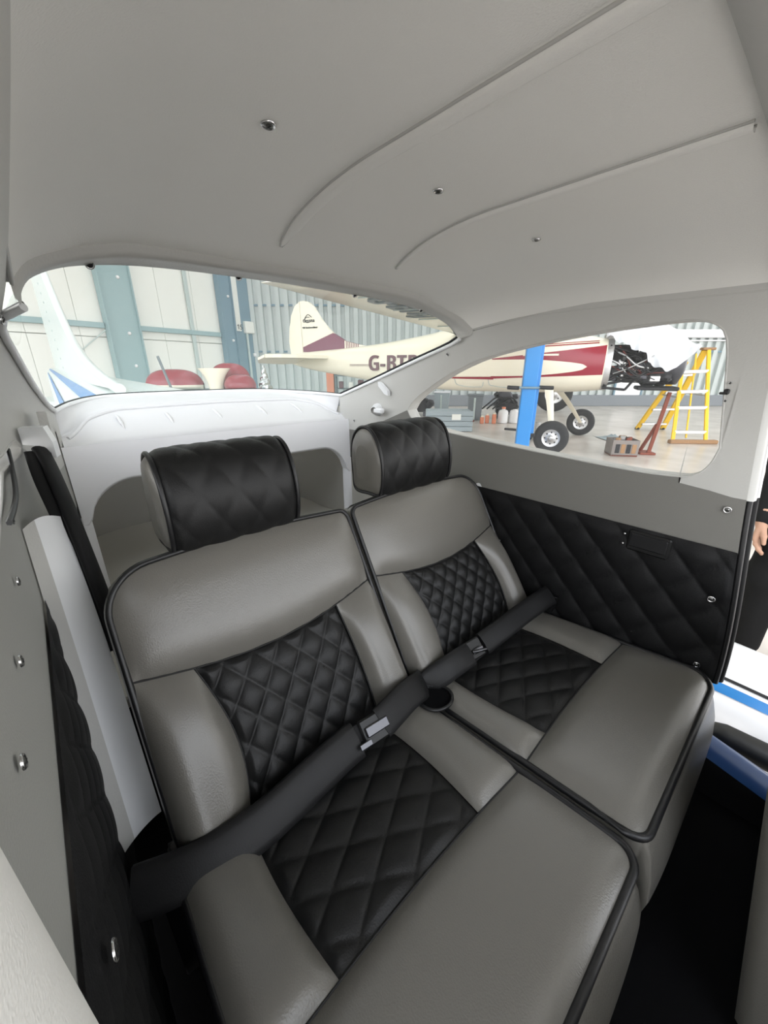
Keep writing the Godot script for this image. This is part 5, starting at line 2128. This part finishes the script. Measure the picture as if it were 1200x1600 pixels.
	g.turn([Vector2(0.05, 0.19), Vector2(0.05, 0.36), Vector2(0.07, 0.38), Vector2(0.001, 0.38)], hg(3.4, 0, 8.6), Vector3.UP, 14)
	part("jack_saddle", g, M.alu, root)
	for s in [-0.13, 0.13]:
		g = Geo.new()
		g.turn([Vector2(0.06, -0.1), Vector2(0.06, 0.1), Vector2(0.001, 0.1)], hg(3.35 + s, 0.06, 8.6), b.z, 14)
		part("jack_wheel", g, M.dark_metal, root)
	# shelves with boxes below the tail
	root = thing("parts_rack", hg(-1.1, 0, 13.4), "small rack of boxes with an orange end under the airplane tail", "rack")
	for h in [0.45, 0.85, 1.25]:
		g = Geo.new()
		g.box(hg(-0.95, h, 13.4), Vector3(1.3, 0.03, 0.4), 0.004, yaw_basis(hdir(0, 1)))
		part("rack_shelf", g, M.grey_plastic, root)
	for x in [-1.58, -0.32]:
		g = Geo.new()
		g.box(hg(x, 0.7, 13.4), Vector3(0.05, 1.4, 0.4), 0.004, yaw_basis(hdir(0, 1)))
		part("rack_upright", g, M.grey_plastic, root)
	g = Geo.new()
	g.box(hg(-1.75, 0.85, 13.3), Vector3(0.24, 1.5, 0.3), 0.02, yaw_basis(hdir(0, 1)))
	part("orange_end", g, M.orange, root)
	for k in 7:
		g = Geo.new()
		var hh := rng.randf_range(0.16, 0.3)
		g.box(hg(-1.4 + 0.16 * k, (0.87 if k % 2 == 0 else 1.27) + hh * 0.5, 13.3), Vector3(rng.randf_range(0.12, 0.2), hh, 0.25), 0.01, yaw_basis(hdir(0, 1)))
		part("box", g, [M.maroon_letter, M.grey_plastic, M.panel_white, M.engine_grey][k % 4], root)
	# bench with cowling shells seen low in the rear window
	root = thing("work_bench", hg(-3.9, 0, 9.0), "long work bench carrying maroon cowling shells beyond the rear window", "bench")
	g = Geo.new()
	g.box(hg(-3.9, 1.02, 9.0), Vector3(2.6, 0.06, 0.9), 0.01, yaw_basis(hdir(0, 1)))
	part("bench_top", g, M.board, root)
	for e in [[-5.1, 8.6], [-2.7, 8.6], [-5.1, 9.4], [-2.7, 9.4]]:
		g = Geo.new()
		g.box(hg(e[0], 0.5, e[1]), Vector3(0.07, 1.0, 0.07), 0.008, yaw_basis(hdir(0, 1)))
		part("leg", g, M.steel_green, root)
	cowl(-4.62, 8.95, 0.60, 0.42, 0.15, "long maroon cowling shell with a cream lower edge on the bench", true)
	cowl(-3.5, 9.25, 0.50, 0.55, -0.1, "tall maroon cowling shell behind the cream centre piece", false)
	cowl(-3.08, 8.68, 0.32, 0.32, 0.3, "short bright maroon cowling shell at the bench end", false)
	root = thing("cream_fairing", hg(-3.62, 1.05, 8.72), "cream flared fairing standing between the maroon cowlings", "fairing")
	g = Geo.new()
	var fr := []
	for k in 9:
		var t := k / 8.0
		var w := lerpf(0.15, 0.36, pow(t, 2.2))
		var r := PackedVector3Array()
		for j in 16:
			var a := TAU * j / 16.0
			r.append(hg(-3.62, 1.05 + 0.44 * t, 8.72) + hdir(1, 0) * w * cos(a) + hdir(0, 1) * lerpf(0.1, 0.16, t) * sin(a))
		fr.append(r)
	g.grid(fr, true)
	g.fan(fr[8])
	part("shell", g, M.cream, root)
	root = thing("foil_bundle", hg(-2.66, 1.05, 9.05), "peaked bundle wrapped in crumpled silver foil on the bench", "bundle")
	g = Geo.new()
	fr = []
	for k in 12:
		var t := k / 11.0
		var r := PackedVector3Array()
		for j in 14:
			var a := TAU * j / 14.0
			var w := lerpf(0.17, 0.015, pow(t, 0.8)) * (1.0 + 0.35 * sin(j * 5.0 + k * 2.3) * (0.4 + 0.3 * sin(k * 3.1)))
			r.append(hg(-2.66, 1.05 + 0.50 * t, 9.05) + hdir(1, 0) * w * cos(a) + hdir(0, 1) * w * sin(a))
		fr.append(r)
	for k in 11:
		for j in 14:
			g.quad(fr[k][j], fr[k][(j + 1) % 14], fr[k + 1][(j + 1) % 14], fr[k + 1][j])
	part("foil", g, M.foil, root)
	g = Geo.new()
	g.tube(PackedVector3Array([hg(-4.45, 1.05, 8.45), hg(-4.62, 1.72, 8.45)]), 0.028, 8)
	tag(obj("grey_pole", g, M.grey_plastic), "thin grey pole leaning in front of the long maroon cowling", "pole")

func cowl(a: float, d: float, len: float, h: float, bend: float, label: String, cream: bool) -> void:
	var c := hg(a, 1.05, d)
	var root := thing("engine_cowling", c, label, "cowling", "maroon cowlings on the bench")
	var ax := hdir(1, bend)
	var ac := hdir(-bend, 1)
	var g := Geo.new()
	var rows := []
	for k in 25:
		var t := -1.0 + 2.0 * k / 24.0
		var f := sqrt(maxf(0.03, 1.0 - pow(absf(t), 2.8)))
		var r := PackedVector3Array()
		for j in 17:
			var an := PI * j / 16.0
			r.append(c + ax * (t * len) + ac * (0.25 * f * cos(an)) + Vector3(0, 0.09 + (h - 0.09) * f * sin(an), 0))
		rows.append(r)
	g.grid(rows)
	part("shell", g, M.maroon, root)
	g = Geo.new()
	rows = []
	for k in 25:
		var t := -1.0 + 2.0 * k / 24.0
		var f := sqrt(maxf(0.03, 1.0 - pow(absf(t), 2.8)))
		rows.append(PackedVector3Array([c + ax * (t * len) - ac * 0.252 * f + Vector3(0, 0.095, 0), c + ax * (t * len) - ac * 0.255 * f + Vector3(0, 0.005, 0), c + ax * (t * len) + ac * 0.255 * f + Vector3(0, 0.005, 0), c + ax * (t * len) + ac * 0.252 * f + Vector3(0, 0.095, 0)]))
	g.grid(rows)
	part("lower_edge", g, M.cream if cream else M.maroon, root)

# ---------------------------------------------------------------- this aircraft outside the cabin
func own_tail() -> void:
	var root := thing("aircraft_tail", Vector3(-0.05, 1.0, -4.5), "white tail fin and tail cone with a blue stripe just outside the rear window", "aircraft tail")
	var g := Geo.new()
	var rows := []
	var ox := -0.20
	for k in 30:
		var t := k / 29.0
		var z := lerpf(-1.95, -6.6, t)
		var w := lerpf(0.46, 0.10, t)
		var top := lerpf(1.385, 1.50, t)
		var r := PackedVector3Array()
		for j in 24:
			var a := TAU * j / 24.0
			var hh := lerpf(0.42, 0.14, t)
			r.append(Vector3(ox * t + w * signf(cos(a)) * pow(absf(cos(a)), 0.8), top - hh + hh * signf(sin(a)) * pow(absf(sin(a)), 0.8), z))
		rows.append(r)
	g.grid(rows, true)
	g.fan(rows[29])
	part("tail_cone", g, M.tail_paint, root)
	# blue stripes along the shoulder
	for e in [[0.50, 0.68], [0.98, 1.12]]:
		for sd in [-1.0, 1.0]:
			g = Geo.new()
			var sr := []
			for k in 30:
				var t := k / 29.0
				var z := lerpf(-1.97, -6.4, t)
				var w := lerpf(0.46, 0.10, t)
				var top := lerpf(1.385, 1.50, t)
				var hh := lerpf(0.42, 0.14, t)
				var r := PackedVector3Array()
				for j in 5:
					var a: float = PI * 0.5 - sd * lerpf(e[0], e[1], j / 4.0)
					r.append(Vector3(ox * t + (w + 0.004) * signf(cos(a)) * pow(absf(cos(a)), 0.8), top - hh + (hh + 0.004) * pow(absf(sin(a)), 0.8), z))
				sr.append(r)
			g.grid(sr)
			part("blue_stripe", g, M.blue_paint, root)
	# fin with dorsal fillet
	var poly := PackedVector2Array()
	for p in [[-2.35, 1.40], [-2.7, 1.43], [-3.2, 1.50], [-3.6, 1.585], [-4.0, 1.72], [-4.3, 1.88], [-4.6, 2.08], [-5.0, 2.36], [-5.4, 2.62], [-5.6, 2.66], [-5.95, 2.66], [-6.0, 1.45], [-4.0, 1.40]]:
		poly.append(Vector2(p[0], p[1]))
	g = Geo.new()
	g.slab(poly, Vector3(-0.205, 0, 0), Vector3(0, 0, 1), Vector3.UP, Vector3(0.05, 0, 0))
	var fp := part("fin", g, M.tail_paint, root)
	g = Geo.new()
	var le := []
	for p in [[-2.35, 1.40], [-2.7, 1.43], [-3.2, 1.50], [-3.6, 1.585], [-4.0, 1.72], [-4.3, 1.88], [-4.6, 2.08], [-5.0, 2.36], [-5.4, 2.62], [-5.6, 2.66]]:
		le.append(Vector3(-0.18, p[1], p[0]))
	g.tube(spline(le, 4), 0.027, 10)
	part("leading_edge", g, M.tail_paint, fp)
	g = Geo.new()
	g.slab(PackedVector2Array([Vector2(-6.02, 1.35), Vector2(-6.02, 2.68), Vector2(-6.4, 2.68), Vector2(-6.5, 1.3)]), Vector3(-0.20, 0, 0), Vector3(0, 0, 1), Vector3.UP, Vector3(0.04, 0, 0))
	part("rudder", g, M.tail_paint, root)
	for k in 13:
		g = Geo.new()
		g.turn([Vector2(0.012, 0), Vector2(0.010, 0.004), Vector2(0.0005, 0.006)], Vector3(-0.206, 1.50 + 0.085 * k, -5.15 - 0.03 * k), Vector3(-1, 0, 0), 8)
		part("rivet", g, M.pipe_grey, fp)
	for sd in [-1.0, 1.0]:
		g = Geo.new()
		g.slab(PackedVector2Array([Vector2(-5.2, 0.08), Vector2(-5.45, 1.5), Vector2(-6.1, 1.6), Vector2(-6.15, 0.08)]), Vector3(-0.18, 1.12, 0), Vector3(0, 0, 1), Vector3(sd, 0, 0), Vector3(0, 0.06, 0))
		part("tailplane", g, M.tail_paint, root)
	# wheel fairing outside the open door
	var wf := thing("wheel_fairing", Vector3(1.20, 0, 0.1), "white wheel fairing with a blue stripe below the open door", "wheel fairing")
	g = Geo.new()
	rows = []
	for k in 41:
		var t := k / 40.0
		var z := lerpf(-0.75, 0.85, t)
		var f := pow(sin(PI * pow(t, 0.85)), 0.6) if t > 0.0 and t < 1.0 else 0.02
		var r := PackedVector3Array()
		for j in 32:
			var a := TAU * j / 32.0
			r.append(Vector3(1.22 + 0.23 * f * signf(cos(a)) * pow(absf(cos(a)), 0.8), 0.28 + 0.22 * f * signf(sin(a)) * pow(absf(sin(a)), 0.75), z))
		rows.append(r)
	g.grid(rows, true)
	part("shell", g, M.white_paint, wf)
	for e in [[2.10, 2.16, M.dark_metal], [2.24, 2.42, M.blue_paint]]:
		g = Geo.new()
		rows = []
		for k in 37:
			var t := lerpf(0.05, 0.95, k / 36.0)
			var z := lerpf(-0.75, 0.85, t)
			var f := pow(sin(PI * pow(t, 0.85)), 0.6)
			var r := PackedVector3Array()
			for j in 5:
				var a: float = lerpf(e[0], e[1], j / 4.0)
				r.append(Vector3(1.22 + (0.23 * f + 0.003) * signf(cos(a)) * pow(absf(cos(a)), 0.8), 0.28 + (0.22 * f + 0.003) * signf(sin(a)) * pow(absf(sin(a)), 0.75), z))
			rows.append(r)
		g.grid(rows)
		part("blue_stripe" if e[0] > 2.2 else "black_line", g, e[2], wf)
	g = Geo.new()
	g.turn([Vector2(0.1, -0.06), Vector2(0.17, -0.06), Vector2(0.18, 0.0), Vector2(0.17, 0.06), Vector2(0.1, 0.06)], Vector3(1.22, 0.18, 0.08), Vector3(1, 0, 0), 28)
	part("tyre", g, M.rubber, wf)
	g = Geo.new()
	rows = []
	for k in 9:
		var t := k / 8.0
		var p := Vector3(0.56, 0.50, 0.42).lerp(Vector3(1.12, 0.30, 0.12), t)
		rows.append(PackedVector3Array([p + Vector3(0, 0, -0.09), p + Vector3(0, 0.016, 0), p + Vector3(0, 0, 0.09), p + Vector3(0, -0.016, 0)]))
	g.grid(rows, true)
	part("gear_leg", g, M.white_paint, wf)
	# black step pad on a thin bracket below the door
	var st := thing("boarding_step", Vector3(0.74, 0.5, 0.15), "black rubber boarding step on a thin bracket under the door sill", "step")
	g = Geo.new()
	g.turn([Vector2(0.001, -0.20), Vector2(0.026, -0.195), Vector2(0.034, -0.17), Vector2(0.036, 0.0), Vector2(0.034, 0.17), Vector2(0.001, 0.2)], Vector3(0.735, 0.525, 0.21), Vector3(0.12, -0.05, 1), 16)
	part("pad", g, M.black_plastic, st)
	g = Geo.new()
	g.tube(spline([Vector3(0.72, 0.50, 0.05), Vector3(0.69, 0.485, 0.09), Vector3(0.68, 0.475, 0.16), Vector3(0.66, 0.46, 0.2)], 5), 0.004, 6)
	part("bracket_wire", g, M.dark_metal, st)
	g = Geo.new()
	g.beam(Vector3(0.57, 0.46, 0.22), Vector3(0.74, 0.505, 0.22), 0.05, 0.02, 0.004)
	part("bracket_arm", g, M.white_paint, st)

# ---------------------------------------------------------------- person
func sdf(p: Vector3, bones: Array, k: float) -> Array:
	var best := 1e9
	var d := 1e9
	var tint := 0
	for b in bones:
		var a: Vector3 = b[0]
		var ab: Vector3 = b[1] - a
		var t := clampf((p - a).dot(ab) / maxf(ab.length_squared(), 1e-9), 0.0, 1.0)
		var q: float = (p - a - ab * t).length() - lerpf(b[2], b[3], t)
		if q < best:
			best = q
			tint = b[4]
		var h := clampf(0.5 + 0.5 * (d - q) / k, 0.0, 1.0)
		d = lerpf(d, q, h) - k * h * (1.0 - h)
	return [d, tint]

func nets(g: Geo, bones: Array, cell: float, k: float, colors: Array) -> void:
	var lo := Vector3.ONE * 1e9
	var hi := -lo
	for b in bones:
		for e in [[0, 2], [1, 3]]:
			var r: float = b[e[1]] + 2.5 * cell + k * 0.5
			lo = lo.min(b[e[0]] - Vector3.ONE * r)
			hi = hi.max(b[e[0]] + Vector3.ONE * r)
	var n := Vector3i(((hi - lo) / cell).ceil()) + Vector3i.ONE
	var f := PackedFloat32Array()
	f.resize(n.x * n.y * n.z)
	var tints := {}
	var y1 := n.x
	var z1 := n.x * n.y
	for z in n.z:
		for y in n.y:
			var x := 0
			while x < n.x:
				var v: float = sdf(lo + Vector3(x, y, z) * cell, bones, k)[0]
				f[x + y * y1 + z * z1] = v
				var skip := int(absf(v) / cell) - 2
				if v > 0 and skip > 0:
					for s in mini(skip, n.x - 1 - x):
						x += 1
						f[x + y * y1 + z * z1] = v
				x += 1
	var at := {}
	for z in n.z - 1:
		for y in n.y - 1:
			for x in n.x - 1:
				var i := x + y * y1 + z * z1
				var mask := 0
				var sum := Vector3.ZERO
				var cnt := 0
				var c := [f[i], f[i + 1], f[i + y1], f[i + y1 + 1], f[i + z1], f[i + z1 + 1], f[i + z1 + y1], f[i + z1 + y1 + 1]]
				for m in 8:
					if c[m] < 0:
						mask += 1
				if mask == 0 or mask == 8:
					continue
				for e in [[0, 1], [2, 3], [4, 5], [6, 7], [0, 2], [1, 3], [4, 6], [5, 7], [0, 4], [1, 5], [2, 6], [3, 7]]:
					var a: float = c[e[0]]
					var b: float = c[e[1]]
					if (a < 0) != (b < 0):
						var t := a / (a - b)
						sum += Vector3(e[0] & 1, (e[0] >> 1) & 1, e[0] >> 2).lerp(Vector3(e[1] & 1, (e[1] >> 1) & 1, e[1] >> 2), t)
						cnt += 1
				var p := lo + (Vector3(x, y, z) + sum / cnt) * cell
				at[i] = g.v.size()
				g.v.append(p)
				g.col.append(colors[sdf(p, bones, k)[1]])
	for i in at:
		var x: int = i % n.x
		var y: int = (i / y1) % n.y
		var z: int = i / z1
		for ax in 3:
			var step: int = [1, y1, z1][ax]
			var u: int = [y1, z1, 1][ax]
			var w: int = [z1, 1, y1][ax]
			if [y, z, x][ax] == 0 or [z, x, y][ax] == 0:
				continue
			if i + step >= f.size() or (f[i] < 0) == (f[i + step] < 0):
				continue
			if not (at.has(i - u) and at.has(i - w) and at.has(i - u - w)):
				continue
			var q := [at[i], at[i - u], at[i - u - w], at[i - w]]
			if f[i] < 0:
				q.reverse()
			g.idx.append(q[0]); g.idx.append(q[1]); g.idx.append(q[2])
			g.idx.append(q[0]); g.idx.append(q[2]); g.idx.append(q[3])

func person() -> void:
	var base := Vector3(2.10, 0.0, 0.14)
	var root := thing("person", base, "person in black trousers and dark jacket standing outside the open door", "person")
	var B := func(x: float, y: float, z: float) -> Vector3: return Vector3(x, y, z)
	var g := Geo.new()
	# faces -x; z is sideways. tints: 0 trousers, 1 jacket, 2 skin
	var bones := [
		[B.call(0, 0.95, -0.09), B.call(-0.03, 0.50, -0.135), 0.105, 0.08, 0], [B.call(-0.03, 0.50, -0.135), B.call(0.0, 0.10, -0.125), 0.078, 0.068, 0],
		[B.call(0, 0.95, 0.09), B.call(-0.04, 0.50, 0.13), 0.105, 0.075, 0], [B.call(-0.04, 0.50, 0.13), B.call(0.05, 0.10, 0.15), 0.078, 0.066, 0],
		[B.call(0, 0.93, -0.06), B.call(0, 0.93, 0.06), 0.135, 0.135, 0],
		[B.call(0, 1.0, 0), B.call(0, 1.22, 0), 0.15, 0.15, 1], [B.call(0, 1.32, -0.09), B.call(0, 1.32, 0.09), 0.135, 0.135, 1],
		[B.call(0, 1.42, -0.16), B.call(0, 1.42, 0.16), 0.075, 0.075, 1],
		[B.call(0, 1.42, -0.20), B.call(0.04, 1.09, -0.22), 0.068, 0.058, 1], [B.call(0.04, 1.09, -0.22), B.call(-0.06, 0.82, -0.215), 0.058, 0.046, 1],
		[B.call(0, 1.42, 0.20), B.call(0.03, 1.12, 0.26), 0.068, 0.055, 1], [B.call(0.03, 1.12, 0.26), B.call(-0.05, 0.86, 0.25), 0.055, 0.044, 1],
		[B.call(0, 1.45, 0), B.call(-0.01, 1.56, 0), 0.06, 0.055, 2],
		[B.call(0.005, 1.64, 0), B.call(-0.015, 1.68, 0), 0.088, 0.085, 2], [B.call(-0.03, 1.585, 0), B.call(-0.045, 1.60, 0), 0.058, 0.055, 2]]
	var cols := [Color(0.012, 0.012, 0.014), Color(0.016, 0.016, 0.018), Color(0.50, 0.30, 0.21)]
	nets(g, bones, 0.016, 0.045, cols)
	# hands: palm, four fingers, thumb, a little curled
	for sd in [-1.0, 1.0]:
		var w := Vector3(-0.065, 0.80 if sd < 0 else 0.845, -0.215 if sd < 0 else 0.25)
		var h := []
		var pal := w + Vector3(-0.012, -0.085, 0.005 * sd)
		h.append([w + Vector3(0, 0.05, 0), w + Vector3(-0.004, -0.02, 0), 0.032, 0.027, 2])
		for k in 4:
			var o := Vector3(-0.030 + 0.021 * k, 0, 0)
			h.append([w + Vector3(o.x * 0.6, -0.02, 0), pal + o, 0.019, 0.014, 2])
			var L: float = [0.068, 0.08, 0.076, 0.06][k]
			var j0 := pal + o
			var j1 := j0 + Vector3(-0.004, -0.42 * L, -0.008 * sd)
			var j2 := j1 + Vector3(-0.004, -0.32 * L, -0.016 * sd)
			var j3 := j2 + Vector3(0.0, -0.22 * L, -0.016 * sd)
			h.append([j0, j1, 0.0105, 0.0095, 2]); h.append([j1, j2, 0.0095, 0.0088, 2]); h.append([j2, j3, 0.0088, 0.0078, 2])
		var t0 := w + Vector3(-0.028, -0.03, -0.008 * sd)
		var t1 := t0 + Vector3(-0.026, -0.035, -0.014 * sd)
		h.append([t0, t1, 0.014, 0.0115, 2]); h.append([t1, t1 + Vector3(-0.006, -0.034, -0.008 * sd), 0.0110, 0.0088, 2])
		nets(g, h, 0.0042, 0.008, cols)
	# face: nose, brow, ears, lips
	var hd := Vector3(-0.01, 1.66, 0)
	var fb := [[hd + Vector3(-0.085, 0.015, 0), hd + Vector3(-0.108, -0.018, 0), 0.010, 0.014, 2], [hd + Vector3(-0.080, 0.02, -0.035), hd + Vector3(-0.082, 0.02, 0.035), 0.013, 0.013, 2], [hd + Vector3(-0.086, -0.055, -0.018), hd + Vector3(-0.086, -0.055, 0.018), 0.010, 0.010, 2],
		[hd + Vector3(0.0, 0.01, -0.088), hd + Vector3(0.004, -0.025, -0.086), 0.014, 0.010, 2], [hd + Vector3(0.0, 0.01, 0.088), hd + Vector3(0.004, -0.025, 0.086), 0.014, 0.010, 2]]
	nets(g, fb, 0.005, 0.006, cols)
	obj("body", g, M.trousers, root)
	for sd in [-1.0, 1.0]:
		var e := Geo.new()
		e.turn([Vector2(0.0002, -0.011), Vector2(0.008, -0.007), Vector2(0.011, 0), Vector2(0.008, 0.007), Vector2(0.0002, 0.011)], hd + Vector3(-0.082, 0.0, 0.032 * sd), Vector3.UP, 12)
		obj("eye", e, M.white_paint, root)
		e = Geo.new()
		e.turn([Vector2(0.005, 0.0), Vector2(0.0002, 0.001)], hd + Vector3(-0.0932, 0.0, 0.032 * sd), Vector3(-1, 0, 0), 10)
		obj("iris", e, M.hair, root)
		# shoe
		var s := Geo.new()
		var fx := 0.0 if sd < 0 else 0.05
		var rows := []
		for k in 13:
			var t := k / 12.0
			var x := lerpf(0.09, -0.20, t) + fx
			var hh := lerpf(0.10, 0.055, smoothstep(0.25, 0.8, t)) * (1.0 if t < 0.9 else 0.8) * (0.75 if k == 0 or k == 12 else 1.0)
			var ww := (0.036 + 0.014 * sin(PI * t)) * (0.6 if k == 0 or k == 12 else 1.0)
			var r := PackedVector3Array()
			for j in 16:
				var a := TAU * j / 16.0
				r.append(Vector3(x, maxf(0.002, hh * 0.5 + hh * 0.52 * sin(a)), (-0.125 if sd < 0 else 0.15) + ww * cos(a)))
			rows.append(r)
		s.grid(rows, true)
		s.fan(rows[0])
		s.fan(rows[12])
		obj("shoe", s, M.shoe, root)
	var hr := Geo.new()
	var rows := []
	for k in 9:
		var t := k / 8.0
		var r := PackedVector3Array()
		for j in 24:
			var a := TAU * j / 24.0
			var el := PI * 0.5 * (1.0 - t) - 0.30 * t * (0.6 + 0.4 * cos(a))
			r.append(hd + Vector3(0.008, 0.012, 0) + Vector3(cos(a) * cos(el) * 0.102, sin(el) * 0.104, sin(a) * cos(el) * 0.094))
		rows.append(r)
	hr.grid(rows, true)
	obj("hair", hr, M.hair, root)

func _ready() -> void:
	# camera: wide phone lens held in the starboard doorway
	var cam := Camera3D.new()
	cam.name = "camera"
	add_child(cam)
	cam.position = EYE
	cam.rotation_degrees = Vector3(-PITCH, -YAW, 0)
	cam.fov = 106.26
	cam.near = 0.02
	cam.far = 300.0
	cam.current = true
	var env := Environment.new()
	env.background_mode = Environment.BG_SKY
	var sky := Sky.new()
	var sm := ProceduralSkyMaterial.new()
	sm.sky_top_color = Color(0.88, 0.90, 0.93)
	sm.sky_horizon_color = Color(0.98, 0.97, 0.95)
	sm.ground_bottom_color = Color(0.62, 0.60, 0.57)
	sm.ground_horizon_color = Color(0.75, 0.75, 0.74)
	sm.energy_multiplier = 1.0
	sky.sky_material = sm
	env.sky = sky
	env.background_energy_multiplier = 4.0
	env.tonemap_mode = Environment.TONE_MAPPER_LINEAR
	env.tonemap_exposure = 1.45
	env.sdfgi_enabled = true
	env.ssao_enabled = true
	env.ssil_enabled = true
	var we := WorldEnvironment.new()
	we.name = "world"
	we.environment = env
	add_child(we)
	for k in 5:
		var al := AreaLight3D.new()
		al.name = "unseen_rooflight_glow"  # light from the unseen rooflights, put in for the hangar
		al.area_size = Vector2(1.6, 13.0)
		al.area_normalize_energy = false
		al.light_energy = 0.2
		al.light_color = Color(0.95, 0.98, 1.0)
		al.shadow_enabled = true
		al.set("area_range", 60.0)
		add_child(al, true)
		var fwd := hdir(0, 1)
		al.global_transform = Transform3D(Basis(hdir(1, 0), fwd, Vector3.UP), hg(-10.0 + 6.0 * k, 6.98, 10.0))
	materials()
	# large structure
	headliner()
	side_wall(1.0)
	side_wall(-1.0)
	rear_window()
	rear_shelf()
	cabin_floor()
	hangar()
	# seats
	var sl := thing("passenger_seat", Vector3(-0.262, 0.50, -0.3), "grey leather passenger seat with black quilted centres below the shoulder belt", "seat", "rear passenger seats")
	cushion(sl, -0.525, -0.006, -0.405, -0.125)
	backrest(sl, -0.512, -0.004, -0.415, -0.115, -0.262, 0.126)
	var sr := thing("passenger_seat", Vector3(0.262, 0.50, -0.3), "grey leather passenger seat with black quilted centres beside the black quilted wall", "seat", "rear passenger seats")
	cushion(sr, 0.006, 0.515, 0.10, 0.39)
	backrest(sr, 0.004, 0.510, 0.095, 0.40, 0.245, 0.134)
	cockpit()
	belts()
	own_tail()
	parked_aircraft()
	lift_post()
	ladder()
	clutter()
	person()
